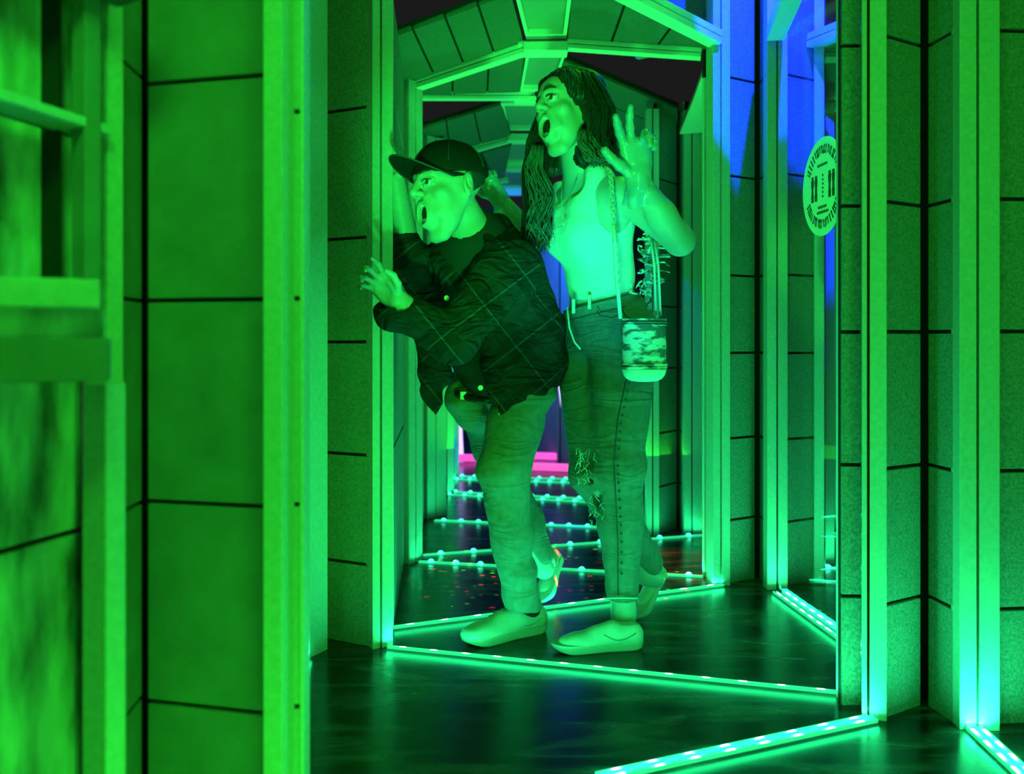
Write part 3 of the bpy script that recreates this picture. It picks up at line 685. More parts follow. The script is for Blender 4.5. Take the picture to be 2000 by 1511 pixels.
M['chain'] = mat('pale_chain', (.7, .7, .7), .3, metal=.3)
def creases(m, scale, stretch, strength, dist):
    nt = m.node_tree; N = nt.nodes; L = nt.links; b = N['Principled BSDF']; tc = N.new('ShaderNodeTexCoord'); mp = N.new('ShaderNodeMapping'); mp.inputs['Scale'].default_value = stretch; mp.inputs['Rotation'].default_value = (0, .35, .3)
    no = N.new('ShaderNodeTexNoise'); no.inputs['Scale'].default_value = scale; no.inputs['Detail'].default_value = 2.5; no.inputs['Distortion'].default_value = .9
    L.new(tc.outputs['Object'], mp.inputs[0]); L.new(mp.outputs[0], no.inputs['Vector'])
    rd = N.new('ShaderNodeMath'); rd.operation = 'PINGPONG'; rd.inputs[1].default_value = .09; L.new(no.outputs['Fac'], rd.inputs[0])
    bp = N.new('ShaderNodeBump'); bp.inputs['Strength'].default_value = strength; bp.inputs['Distance'].default_value = dist; L.new(rd.outputs[0], bp.inputs['Height'])
    if b.inputs['Normal'].links: L.new(b.inputs['Normal'].links[0].from_socket, bp.inputs['Normal'])
    L.new(bp.outputs['Normal'], b.inputs['Normal'])
def plaid():
    m = bpy.data.materials.new('dark_plaid_flannel'); m.use_nodes = True; N = m.node_tree.nodes; L = m.node_tree.links; b = N['Principled BSDF']; b.inputs['Roughness'].default_value = .9; b.inputs['Specular IOR Level'].default_value = .15
    tc = N.new('ShaderNodeTexCoord'); mp = N.new('ShaderNodeMapping'); mp.inputs['Rotation'].default_value = (0, math.radians(38), 0); L.new(tc.outputs['Object'], mp.inputs['Vector'])
    sp = N.new('ShaderNodeSeparateXYZ'); L.new(mp.outputs['Vector'], sp.inputs[0])
    def band(sock, period, width, off_):
        a = N.new('ShaderNodeMath'); a.operation = 'ADD'; a.inputs[1].default_value = off_; L.new(sock, a.inputs[0])
        q = N.new('ShaderNodeMath'); q.operation = 'PINGPONG'; q.inputs[1].default_value = period/2; L.new(a.outputs[0], q.inputs[0])
        l = N.new('ShaderNodeMath'); l.operation = 'LESS_THAN'; l.inputs[1].default_value = width/2; L.new(q.outputs[0], l.inputs[0]); return l.outputs[0]
    def mul(a, k): q = N.new('ShaderNodeMath'); q.operation = 'MULTIPLY'; q.inputs[1].default_value = k; L.new(a, q.inputs[0]); return q.outputs[0]
    def add(a, c): q = N.new('ShaderNodeMath'); q.operation = 'ADD'; L.new(a, q.inputs[0]); L.new(c, q.inputs[1]); return q.outputs[0]
    t = add(mul(band(sp.outputs[0], .14, .0038, .02), .045), mul(band(sp.outputs[2], .14, .0038, .03), .045))
    t = add(t, add(mul(band(sp.outputs[0], .14, .07, .09), .007), mul(band(sp.outputs[2], .14, .07, .10), .007)))
    no = N.new('ShaderNodeTexNoise'); no.inputs['Scale'].default_value = 240; L.new(tc.outputs['Object'], no.inputs['Vector']); t = add(t, mul(no.outputs['Fac'], .02))
    a = N.new('ShaderNodeMath'); a.operation = 'ADD'; a.inputs[1].default_value = .006; L.new(t, a.inputs[0]); cb = N.new('ShaderNodeCombineColor')
    for i in range(3): L.new(a.outputs[0], cb.inputs[i])
    L.new(cb.outputs[0], b.inputs['Base Color']); return m
M['plaid'] = plaid(); creases(M['plaid'], 6, (1, 1, 2.2), .9, .09); creases(M['denim'], 6, (.8, .8, 2.4), .55, .04); creases(M['denim_f'], 6, (.8, .8, 2.4), .6, .04); creases(M['top'], 5, (.7, .7, 2.6), .5, .02)
def folds(amp, freq, dirs, seed=0):
    rs = np.random.RandomState(seed); ws = [(np.array(Vector(d).normalized()), freq*rs.uniform(.7, 1.4), rs.uniform(0, 6)) for d in dirs for _ in range(2)]
    def f(P):
        o = 0; 
        warp = .012*np.sin(P[..., 0]*19+1)+.012*np.sin(P[..., 2]*23+2)+.01*np.sin(P[..., 1]*27)
        for d, fq, ph in ws:
            s_ = np.sin((P@d+warp)*fq+ph); o = o+np.sign(s_)*np.abs(s_)**1.4
        env = .5+.5*np.sin(P[..., 2]*11+P[..., 0]*7+seed)*np.sin(P[..., 0]*13-P[..., 1]*9)
        return (amp/len(ws)**.5*o*env).astype(np.float32)
    return f
# ================================================================ the man
V = Vector
def man():
    root = empty('person', (0.0, 2.78, 0), 'man in a dark cap and plaid overshirt leaning forward with mouth wide open', 'person')
    rl = Vector(root.location)
    fwd = V((-.80, -.60, -.06)).normalized()
    Mh = frame_m(at(878, 371, 2.56), fwd, V((.05, .05, 1)), .0)
    Mh = Mh @ Matrix.Rotation(math.radians(-5), 4, 'Y')
    hs, mo = head_sdf(.034)
    b = SDF(); HS = 1.0
    neck0 = at(900, 415, 2.62)
    b.cap(neck0, at(940, 492, 2.72), .056, .066, k=.02)
    b.cap(at(935, 495, 2.74), at(985, 690, 2.86), .11, .12, k=.04)
    b.xf(hs, Mh, HS)
    shL = V((-.015, 2.62, 1.085)); elL = at(884, 664, 2.47); wrL = at(776, 588, 2.40)
    b.chain([shL, elL, wrL], [.055, .042, .030], k=.02)
    # near hand: clawed, fingers pointing left
    tipdir = (at(692, 505, 2.36)-wrL).normalized(); pn = V((-.15, .55, -.80)); xs = tipdir.cross(pn).normalized()
    pn = xs.cross(tipdir).normalized()
    up_ = xs if xs.z > 0 else -xs
    # thumb side = up
    x = V((0.12, -.35, 1)); x = (x-tipdir*x.dot(tipdir)).normalized(); z = x.cross(tipdir).normalized()
    Hm = Matrix.Translation(wrL) @ fr(x, tipdir, z).to_4x4()
    if z.y > 0: mir = 1
    cur = [(.15, .55, .45), (.35, .75, .55), (.45, .8, .6), (.5, .75, .6)]
    sgn = 1 if z.y < 0 else 1
    hand_ops(b, Hm, cur, spread=(.30, .12, -.08, -.26), thumb=[(.022, .018, .006), (.046, .042, .022), (.058, .070, .034), (.056, .096, .044)], sc=.92)
    # far arm, raised with a clawed hand
    shR = V((-.205, 2.93, 1.10)); elR = at(800, 512, 2.76); wrR = at(772, 352, 2.70)
    b.chain([shR, elR, wrR], [.055, .042, .030], k=.02)
    y2 = (at(764, 280, 2.66)-wrR).normalized(); x2 = V((.9, -.3, 0)); x2 = (x2-y2*x2.dot(y2)).normalized(); z2 = x2.cross(y2)
    hand_ops(b, Matrix.Translation(wrR) @ fr(x2, y2, z2).to_4x4(), [(.1, .3, .3)]*4, spread=(.2, .06, -.08, -.22), sc=.84)
    b.cap(at(985, 690, 2.86), at(995, 760, 2.9), .11, .115, k=.04)
    hipN, knN, anN = at(1046, 715, 2.85), at(983, 922, 2.62), at(1020, 1172, 2.73)
    hipF, knF, anF = at(940, 745, 2.98), at(985, 940, 2.98), at(1062, 1110, 3.10)
    b.chain([hipN, knN, anN], [.075, .052, .036], k=.02); b.chain([hipF, knF, anF], [.07, .05, .036], k=.02)
    c = np.array(Mh.translation); 
    hb = (c-np.array([.125, .13, .155]), c+np.array([.125, .13, .13]), .0021)
    w = np.array(wrL); hl = (w+np.array([-.19, -.10, -.09]), w+np.array([.03, .09, .15]), .0024)
    w2 = np.array(wrR); h2 = (w2+np.array([-.09, -.09, -.03]), w2+np.array([.07, .07, .17]), .0026)
    surf('body', b, .006, M['skin'], root, fine=[hb, hl, h2])
    head_extras(root, Mh, False, mo, M['skin'], M['teeth'], HS)
    # hair at the temple and nape, a thin short-cropped shell
    hr = SDF(); hr.ell((0, .016, .040), (.0765, .0965, .080), k=.01); hr.half((0, -.035, 0), (0, -1, .0), (-.2, -.2, -.2), (.2, -.03, .2)); hr.half((0, 0, -.035), (0, .5, -1), (-.2, -.2, -.3), (.2, .3, .05))
    for sx in (-1, 1): hr.cap((sx*.09, .008, -.045), (sx*.09, .008, .02), .03, .028, sub=True, k=.004)
    W = SDF().xf(hr, Mh, HS); surf('hair', W, .003, M['brow'], root)
    # cap
    cp = SDF(); cp.ell((0, .005, .047), (.087, .114, .093), k=.01); cp.half((0, 0, .036), (0, .12, -1), (-.2, -.3, -.2), (.2, .3, .08), k=.003)
    cp.ell((0, .012, .142), (.008, .008, .005), k=.003)
    W = SDF().xf(cp, Mh @ Matrix.Rotation(math.radians(-7), 4, 'X'), HS)
    cb = surf('cap_crown', W, .0026, M['cap'], root)
    Mc = Matrix.Translation(-rl) @ Mh @ Matrix.Rotation(math.radians(-7), 4, 'X')
    # panel seams on the crown
    for a in (0, 60, 120):
        sb = MB(); r_ = math.radians(a); pts = []
        for t in np.linspace(.12, math.pi-.12, 25):
            dx, dz = math.cos(t), math.sin(t); pts.append(Mc @ (V((0, .005, .047))+V((dx*math.sin(r_)*.0878, dx*math.cos(r_)*.1148, dz*.0938))))
        sb.tube(pts, .0012, 5); sb.build('cap_seam', M['cap_edge'], root, smooth=True)
    bl = MB(); nu, nv = 25, 9; top = []
    for i in range(nu):
        a = math.pi*(i/(nu-1)); cx, cy = -math.cos(a), math.sin(a)
        for j in range(nv):
            t = j/(nv-1); ix, iy = cx*.080, .0-cy*.100; ox, oy = cx*.074, -.035-cy*(.150)
            x_ = ix+(ox-ix)*t; y_ = iy+(oy-iy)*t; z_ = .050-.30*x_*x_/.08-.012*t*1.0+.028*t*cy
            top.append(V((x_, y_, z_)))
    for zz in (0, -.0035):
        for p in top: bl.v.append(tuple(Mc @ (p+V((0, 0, zz)))))
    N1 = nu*nv
    for i in range(nu-1):
        for j in range(nv-1):
            a = i*nv+j; bl.f.append((a, a+1, a+nv+1, a+nv)); bl.f.append((a+N1, a+nv+N1, a+nv+1+N1, a+1+N1))
        bl.f.append((i*nv+nv-1, i*nv+nv-1+N1, (i+1)*nv+nv-1+N1, (i+1)*nv+nv-1)); bl.f.append((i*nv, (i+1)*nv, (i+1)*nv+N1, i*nv+N1))
    bl.m = [0]*len(bl.f); bill = bl.build('cap_bill', M['cap'], root, smooth=False)
    pe = MB(); pe.tube([Mc @ (top[i*nv+nv-1]+V((0, 0, -.0018))) for i in range(nu)], .0022, 6); pe.build('bill_edge', M['cap_edge'], root, smooth=True)
    # t-shirt under the overshirt
    t = SDF(); t.cap(at(926, 478, 2.71), at(985, 700, 2.86), .108, .125, k=.04); t.cap(at(870, 520, 2.86), at(985, 560, 2.70), .085, .085, k=.05)
    t.cap(at(930, 690, 2.82), at(960, 745, 2.88), .085, .09, k=.04); t.cap(neck0, at(925, 480, 2.70), .055, .062, k=.005, sub=True)
    surf('t_shirt', t, .006, M['tee'], root)
    # overshirt
    s = SDF()
    s.cap(at(918, 512, 2.76), at(1010, 690, 2.86), .125, .142, k=.05); s.cap(shR, shL+V((.02, 0, -.02)), .075, .085, k=.05)
    s.cap(at(968, 455, 2.76), at(1008, 520, 2.76), .060, .08, k=.04)
    s.cap(at(1010, 600, 2.84), at(1046, 705, 2.84), .10, .098, k=.05)
    s.chain([shL+V((0, 0, 0)), at(886, 664, 2.47), at(802, 614, 2.42)], [.086, .062, .050], k=.03)
    s.cap(at(806, 620, 2.42), at(770, 606, 2.41), .052, .052, k=.01)
    s.cap(at(778, 592, 2.40), at(715, 560, 2.38), .040, .050, k=.005, sub=True)
    s.chain([shR, elR, at(790, 470, 2.74)], [.075, .055, .048], k=.03)
    s.cap(at(786, 452, 2.735), at(778, 400, 2.72), .040, .050, k=.004, sub=True)
    s.cap(at(1030, 540, 2.80), at(1050, 640, 2.80), .055, .075, k=.04)
    # near tail and far front flap
    s.cap(at(1035, 680, 2.80), at(992, 812, 2.665), .065, .020, k=.04, flat=(.4, -.9, 0), fs=.4); s.cap(at(1052, 700, 2.80), at(1024, 785, 2.68), .060, .028, k=.03, flat=(.5, -.85, 0), fs=.45); s.cap(at(1060, 700, 2.81), at(1054, 764, 2.71), .050, .022, k=.03, flat=(.5, -.85, 0), fs=.5)
    s.cap(at(975, 690, 2.74), at(968, 775, 2.665), .055, .026, k=.03, flat=(.4, -.9, 0), fs=.4); s.cap(at(984, 805, 2.66), at(983, 832, 2.655), .014, .006, k=.012, flat=(.5, -.85, 0), fs=.6)
    s.cap(at(842, 620, 2.76), at(850, 735, 2.76), .055, .046, k=.03, flat=(.2, -1, 0), fs=.35); s.cap(at(850, 735, 2.76), at(850, 812, 2.76), .050, .004, k=.01, flat=(.2, -1, 0), fs=.35)
    s.cap(at(835, 540, 2.80), at(850, 650, 2.80), .07, .05, k=.03, flat=(.3, -1, 0), fs=.6)
    s.cap(at(900, 735, 2.70), at(895, 690, 2.72), .038, .012, k=.01, sub=True)
    s.cap(at(900, 415, 2.55), at(900, 475, 2.60), .072, .055, k=.01, sub=True)
    s.disp = folds(.0058, 62, [(1, 0, .9), (.5, .2, 1), (1, 0, -.4)], 3)
    surf('overshirt', s, .0045, M['plaid'], root)
    # collar
    co = MB()
    for pts, r in (([at(935, 440, 2.66), at(955, 470, 2.60), at(948, 510, 2.58), at(925, 545, 2.57)], .014), ([at(860, 470, 2.74), at(845, 500, 2.72), at(838, 540, 2.70)], .012)):
        co = MB(); co.tube([p-rl for p in pts], [r*.5]+[r]*(len(pts)-2)+[r*.3], 8); co.build('collar', M['plaid'], root, smooth=True)
    for u, v, Y in ((938, 757, 2.66), (978, 808, 2.66), (872, 582, 2.60)):
        bt = MB(); c_ = at(u, v, Y)-rl; bt.tube([c_, c_+V((.001, -.005, 0))], .0075, 14); bt.build('button', M['metal'], root)
    # jeans
    j = SDF(); j.cap(at(965, 762, 2.92), at(1026, 750, 2.90), .095, .098, k=.04); j.chain([at(1036, 715, 2.85), at(984, 915, 2.62), at(999, 1050, 2.66), at(1021, 1178, 2.715)], [.100, .072, .058, .054], k=.03)
    j.chain([hipF, knF, at(1030, 1020, 3.04), at(1056, 1085, 3.09)], [.095, .070, .052, .044], k=.03)
    j.half(at(1014, 1190, 2.70), V((-.1, 0, -1)), np.array(at(930, 1230, 2.7))-np.array([0, .15, 0]), np.array(at(1085, 1160, 2.70))+np.array([0, .13, 0]), k=.002)
    j.cap(at(905, 775, 2.86), at(925, 800, 2.88), .060, .07, k=.04)
    j.disp = folds(.0045, 62, [(.3, 0, 1), (-.4, 0, 1)], 5)
    surf('jeans', j, .005, M['denim'], root, hi=None)
    bb = MB(); bb.tube([p-rl for p in (at(893, 768, 2.80), at(915, 776, 2.76), at(945, 782, 2.75), at(965, 780, 2.74))], .012, 8); bb.build('belt', M['belt'], root, smooth=True)
    bb = MB(); bb.box(at(905, 772, 2.765)-rl, .02, .01, .026); bb.build('belt_buckle', M['metal'], root, bevel=.002)
    # shoes
    heel = V((.098, 2.80, .0)); toe = V((-.122, 2.655, 0))
    shoe(root, heel, toe, (0, 0, 1), L=.285)
    shoe(root, V((.165, 3.24, .115)), V((.105, 3.06, .004)), (-.5, -.45, .75), L=.23, laces=False)
    so = SDF(); so.cap(at(1022, 1165, 2.73), V((.050, 2.765, .07)), .040, .037, k=.01); surf('sock', so, .004, M['tee'], root)
    so = SDF(); so.cap(at(1062, 1095, 3.11), V((.118, 3.18, .09)), .036, .034, k=.01); surf('sock', so, .004, M['top'], root)
    return root
man_root = man()
# ================================================================ the woman
def woman():
    root = empty('person', (0.30, 2.78, 0), 'long-haired woman in a pale tank top and ripped jeans, mouth open, raising a gloved hand', 'person')
    rl = Vector(root.location)
    fwd = V((-.76, -.64, -.02)).normalized()
    Mh = frame_m(at(1108, 216, 2.68), fwd, V((0.0, .0, 1)), .0) @ Matrix.Rotation(math.radians(-7), 4, 'Y') @ Matrix.Rotation(math.radians(-4), 4, 'X')
    hs, mo = head_sdf(.040, True); HS = .97
    face = V((-.86, -.50, 0)).normalized(); lat = V((.50, -.86, 0))         # torso facing and its left-hand side
    b = SDF()
    b.cap(at(1124, 262, 2.72), at(1138, 352, 2.79), .052, .058, k=.02); b.xf(hs, Mh, HS)
    cc = at(1150, 392, 2.81); shL = at(1212, 378, 2.665); shR = V((.130, 2.945, 1.315))
    RT = fr(lat, -face, V((0, 0, 1)))
    b.cap(shL, shR, .048, .048, k=.035); b.cap(at(1135, 345, 2.79), shL+V((-.03, .03, .005)), .035, .035, k=.03)
    b.ell(at(1158, 440, 2.80), (.150, .100, .14), R=RT, k=.05); b.ell(at(1172, 545, 2.81), (.118, .088, .13), R=RT, k=.05)
    b.ell(at(1185, 640, 2.84), (.150, .115, .12), R=RT, k=.05)
    b.ell(at(1136, 458, 2.72), (.056, .048, .058), R=RT, k=.06); b.ell(at(1098, 458, 2.81), (.056, .048, .058), R=RT, k=.06)
    elL = at(1328, 470, 2.60); wrL = at(1246, 348, 2.50)
    b.chain([shL+V((.01, 0, -.005)), elL, at(1292, 420, 2.56), wrL], [.047, .040, .040, .026], k=.02)
    elR = at(1040, 462, 2.98); wrR = at(974, 386, 2.97)
    b.chain([shR, elR, wrR], [.045, .036, .025], k=.02)
    # gloved near hand: palm towards the left of the picture, two fingers up, two folded
    g = SDF()
    y = (at(1240, 262, 2.46)-wrL).normalized(); x = V((-1, -.35, .35)); x = (x-y*x.dot(y)).normalized(); z = x.cross(y).normalized(); mir = 1
    if z.y > 0: z = -z; mir = 1; x = y.cross(z)*1.0
    x = y.cross(z).normalized()
    if x.x > 0: x = -x; 
    z = x.cross(y)
    Hm = Matrix.Translation(wrL) @ fr(x, y, z).to_4x4()
    sgn = -1 if z.y > 0 else 1
    cur = [(.12, .18, .15), (.05, .12, .1), (.75, 1.0, .7), (.85, 1.0, .7)]
    th = [(.024, .018, .010), (.052, .045, .022), (.076, .068, .028), (.092, .088, .028)]
    if sgn < 0:
        cur = [tuple(-a for a in c) for c in cur]; th = [(a, b_, -c) for a, b_, c in th]
    SP = (.30, .02, -.25, -.42)
    g2 = SDF(); hand_ops(g2, Hm, cur, spread=SP, thumb=th, sc=1.02); b.ops += g2.ops
    yR = (at(946, 340, 2.95)-wrR).normalized(); xR = V((-1, -.2, 0)); xR = (xR-yR*xR.dot(yR)).normalized(); zR = xR.cross(yR)
    HR = Matrix.Translation(wrR) @ fr(xR, yR, zR).to_4x4(); sR = 1 if zR.y < 0 else -1
    curR = [tuple(sR*q for q in (.7, .9, .6))]*4; g3 = SDF(); hand_ops(g3, HR, curR, spread=(.25, .08, -.08, -.22), sc=.85); b.ops += g3.ops
    # legs under the denim
    hipL, knL, anL = at(1218, 655, 2.79), at(1207, 915, 2.70), at(1218, 1195, 2.70)
    hipR, knR, anR = at(1142, 660, 2.93), at(1160, 925, 2.74), at(1262, 1120, 2.93)
    b.chain([hipL, knL, at(1212, 1020, 2.71), anL], [.085, .052, .052, .033], k=.02); b.chain([hipR, knR, anR], [.08, .050, .034], k=.02)
    b.cap(anL, anL+V((.0, .01, -.045)), .034, .036, k=.02); b.cap(anR, anR+V((.03, .03, -.02)), .033, .034, k=.02)
    c = np.array(Mh.translation); w = np.array(wrL); w2 = np.array(wrR)
    surf('body', b, .006, M['skin_f'], root, fine=[(c+np.array([-.12, -.12, -.15]), c+np.array([.12, .12, .12]), .0021),
         (w+np.array([-.11, -.12, -.02]), w+np.array([.10, .09, .21]), .0022), (w2+np.array([-.10, -.08, -.02]), w2+np.array([.06, .08, .13]), .0026)])
    head_extras(root, Mh, True, mo, M['skin_f'], M['teeth'], HS)
    # gloves: thin loose plastic film over each hand with a flared cuff
    def glove(ops, wr, yv, sc, flare):
        G = SDF(); G.ops = []
        for f, lo, hi, k, sub in ops:
            if sub: continue
            G.ops.append(((lambda P, f=f: f(P)-.0032*sc), lo-.003, hi+.003, k, sub))
        G.cap(wr+yv*.012, wr-yv*.02, .033*sc, .036*sc, k=.012)
        n = folds(.0035, 110, [(1, 0, .5), (.2, 1, 1), (1, .3, -.6)], 9); G.disp = lambda P: np.clip(n(P), -.0012, .0035)
        surf('glove', G, .0028, M['glove'], root)
        mb = MB(); x_ = yv.orthogonal().normalized(); z_ = yv.cross(x_); nn = 28; rows = 8
        for r in range(rows):
            t = r/(rows-1)
            for i in range(nn):
                a = 2*math.pi*i/nn; d = x_*math.cos(a)+z_*math.sin(a); rad = (.036+.006*t+.012*t*math.sin(a*4+1)*1.0)*sc
                ext = max(0, d.dot(flare.normalized()))
                mb.v.append(tuple(wr-yv*(.018+.055*t*sc)+d*(rad+.045*t*ext**2*sc)-rl))
        for r in range(rows-1):
            for i in range(nn): a = r*nn+i; q = r*nn+(i+1) % nn; mb.f.append((a, q, q+nn, a+nn))
        mb.m = [0]*len(mb.f); mb.build('glove_cuff', M['glove'], root, smooth=True)
    glove(g2.ops, wrL, y, 1.0, V((1, 0, -.1))); glove(g3.ops, wrR, yR, .85, V((-1, 0, 0)))
    # tank top
    t = SDF()
    t.ell(at(1158, 436, 2.80), (.156, .106, .15), R=RT, k=.05); t.ell(at(1172, 540, 2.81), (.124, .094, .14), R=RT, k=.05)
    t.ell(at(1135, 458, 2.715), (.060, .051, .062), R=RT, k=.06); t.ell(at(1096, 458, 2.81), (.060, .051, .062), R=RT, k=.06)
    t.cap(at(1162, 340, 2.70), at(1150, 400, 2.72), .034, .05, k=.03); t.cap(at(1095, 372, 2.90), at(1090, 420, 2.86), .03, .05, k=.03); t.cap(at(1175, 346, 2.77), at(1170, 420, 2.8), .034, .06, k=.03)
    t.ell(at(1216, 394, 2.62), (.062, .16, .086), R=fr(V((1, .2, -.2)).normalized(), V((-.2, 1, 0)).normalized(), V((.2, .04, 1)).normalized()), k=.006, sub=True)
    t.ell(at(1112, 338, 2.66), (.046, .16, .062), R=fr(V((1, 0, .25)).normalized(), V((0, 1, 0)), V((-.25, 0, 1)).normalized()), k=.006, sub=True)
    t.half(at(1172, 584, 2.8), V((.22, 0, -1)), np.array(at(900, 800, 2.8))-np.array([0, .4, 0]), np.array(at(1450, 500, 2.8))+np.array([0, .4, 0]))
    nt_ = folds(.0022, 55, [(-.3, 0, 1), (.2, 0, 1)], 12); t.disp = nt_
    surf('tank_top', t, .0045, M['top'], root)
    def rootmb(pts, r, name, m, n=6):
        mb = MB(); mb.tube([Vector(p)-rl for p in pts], r, n); return mb.build(name, M[m], root, smooth=True)
    # necklace
    rootmb([at(1098, 350, 2.71), at(1096, 385, 2.68), at(1101, 432, 2.64), at(1112, 390, 2.665), at(1128, 345, 2.70)], .0009, 'necklace', 'chain')
    pd = MB(); pd.box(at(1101, 438, 2.635)-rl, .006, .003, .009); pd.build('pendant', M['metal'], root, bevel=.001)
    # jeans
    j = SDF()
    j.ell(at(1186, 640, 2.84), (.158, .122, .125), R=RT, k=.05); j.ell(at(1176, 590, 2.82), (.130, .102, .06), R=RT, k=.03)
    j.ell(at(1215, 650, 2.90), (.11, .10, .10), R=RT, k=.05)
    j.chain([hipL, knL, at(1212, 1020, 2.71), at(1216, 1165, 2.70)], [.106, .075, .064, .046], k=.03)
    j.chain([hipR, knR, at(1225, 1040, 2.86), at(1264, 1098, 2.93)], [.100, .068, .056, .050], k=.03)
    j.half(at(1172, 590, 2.8), V((-.24, 0, 1)), np.array(at(900, 700, 2.8))-np.array([0, .4, 0]), np.array(at(1450, 440, 2.8))+np.array([0, .4, 0]), k=.003)
    j.half(at(1216, 1168, 2.70), V((0, 0, -1)), np.array(at(1170, 1215, 2.70))-np.array([0, .15, 0]), np.array(at(1252, 1160, 2.70))+np.array([-.005, .12, 0]), k=.002)
    j.ell(at(1142, 905, 2.665), (.024, .04, .028), k=.004, sub=True); j.ell(at(1166, 975, 2.685), (.014, .04, .030), k=.004, sub=True); j.ell(at(1150, 940, 2.66), (.016, .03, .010), k=.004, sub=True)
    j.disp = folds(.003, 60, [(.25, 0, 1), (-.3, 0, 1)], 15)
    surf('jeans', j, .0045, M['denim_f'], root)
    wb = MB(); nn = 40
    for r, (dz, gr) in enumerate(((.0, .002), (.0, .006), (-.032, .006), (-.032, .002))):
        for i in range(nn):
            a = 2*math.pi*i/nn; d = lat*math.cos(a)*(.130+gr)-face*math.sin(a)*(.102+gr)
            p = at(1176, 590, 2.82)+d; p.z += .24*(d.x)+dz; wb.v.append(tuple(p-rl))
    for r in range(4):
        for i in range(nn): wb.f.append((r*nn+i, r*nn+(i+1) % nn, ((r+1) % 4)*nn+(i+1) % nn, ((r+1) % 4)*nn+i))
    wb.m = [0]*len(wb.f); wb.build('waistband', M['denim_f'], root)
    for dz, gr in ((.001, .0065), (-.031, .0065)):
        rr = []
        for i in range(41):
            a = 2*math.pi*i/40; d = lat*math.cos(a)*(.130+gr)-face*math.sin(a)*(.102+gr); p = at(1176, 590, 2.82)+d; p.z += .24*(d.x)+dz; rr.append(p)
        rootmb(rr, .0016, 'waistband_stitching', 'denim_dark')
    rootmb([at(1214, 602, 2.665), at(1222, 618, 2.66), at(1246, 628, 2.665), at(1275, 622, 2.69)], .0024, 'pocket_seam', 'denim_dark')
    rootmb([at(1166, 606, 2.66), at(1172, 616, 2.655), at(1196, 620, 2.65), at(1214, 612, 2.655)], .0020, 'pocket_seam', 'denim_dark')
    for u in (1120, 1151, 1232): 
        mb = MB(); p = at(u, 598-(u-1120)*.28, 2.695 if u < 1200 else 2.72); mb.box(p-rl, .010, .006, .042); mb.build('belt_loop', M['denim_light'], root, bevel=.0015)
    rootmb([at(1108, 600, 2.685), at(1112, 640, 2.665), at(1122, 668, 2.66), at(1134, 682, 2.66)], .003, 'fly_seam', 'denim_light')
    sp = [(1243, 690, 2.655), (1222, 745, 2.63), (1206, 820, 2.615), (1199, 900, 2.608), (1203, 980, 2.622), (1207, 1060, 2.64), (1207, 1160, 2.652)]
    rootmb([at(*p) for p in sp], .0018, 'jeans_seam', 'denim_dark')
    for i in range(26):                   # studs along the outer seam
        tt = .07+i/27*.93; q = tt*(len(sp)-1); k = min(int(q), len(sp)-2); f_ = q-k
        p = at(*[sp[k][a]+(sp[k+1][a]-sp[k][a])*f_ for a in range(3)])+V((.010, -.003, 0)); mb = MB(); mb.tube([p-rl, p-rl+V((0, -.003, 0))], .0042, 8); mb.build('stud', M['denim_dark'], root)
    # rips with frayed threads at the far knee
    rs = random.Random(4)
    for (u, v, n) in ((1150, 905, 16), (1172, 985, 12)):
        mb = MB()
        for i in range(n*3):
            p = at(u+rs.uniform(-22, 20), v+rs.uniform(-34, 34), 2.665); mb.tube([p-rl, p-rl+V((rs.uniform(-.008, .008), -.006, rs.uniform(-.012, .004))), p-rl+V((rs.uniform(-.012, .012), -.004, -.018))], .0009, 4)
        mb.build('frayed_rip', M['denim_light'], root, smooth=True)
    mb = MB(); mb.tube([at(u, 1167+abs(u-1216)*.03, 2.64+abs(u-1216)**2*.00002)-rl for u in range(1186, 1250, 6)], .0028, 6); mb.build('raw_hem', M['denim_light'], root, smooth=True)
    # shoes
    shoe(root, at(1254, 1262, 2.64)*1.0-V((0, 0, at(1254, 1262, 2.64).z)), V((.12, 2.60, 0)), (0, 0, 1), L=.262, laces=False)
    shoe(root, V((.500, 3.03, .118)), V((.400, 2.90, .004)), (-.6, -.4, .65), L=.215, laces=False)
    # hair
    h = SDF(); hm = Mh
    def L_(x, y_, z_): return Mh @ (V((x, y_, z_))*HS)
    h.ell((0, .022, .052), (.088, .102, .088), k=.02); h.cap((0, .07, .03), (0, .085, -.12), .062, .055, k=.03)
    h.cap((.062, .035, .06), (.088, .045, -.03), .050, .046, k=.03); h.cap((.088, .045, -.03), (.105, .05, -.12), .046, .034, k=.03)
    h.cap((-.060, .02, .06), (-.080, .0, -.04), .040, .030, k=.03); h.cap((-.080, .0, -.04), (-.085, .0, -.16), .03, .03, k=.03)
    h.cap((.050, -.045, .085), (.076, -.020, .02), .022, .024, k=.02); h.cap((-.045, -.045, .085), (-.070, -.025, .02), .02, .02, k=.02)
    W = SDF().xf(h, Mh, HS)
    fc = SDF(); fc.ell((0, -.098, -.01), (.056, .062, .098), k=.012, sub=True); fc.ell((.012, -.10, .06), (.04, .05, .035), k=.01, sub=True)
    fc.ell((0, -.06, -.14), (.07, .09, .07), k=.01, sub=True); W.xf(fc, Mh, HS)
    Mi = np.array(Mh.inverted())
    def strands(P):
        q = P@Mi[:3, :3].T+Mi[:3, 3]; a = np.arctan2(q[..., 1]+.02, q[..., 0]); z_ = q[..., 2]
        return (.0011*np.sin(a*70+z_*20)+.0009*np.sin(a*121+z_*35)+.0016*np.sin(a*17-z_*18)).astype(np.float32)
    W.disp = strands; surf('hair', W, .0024, M['hair'], root)
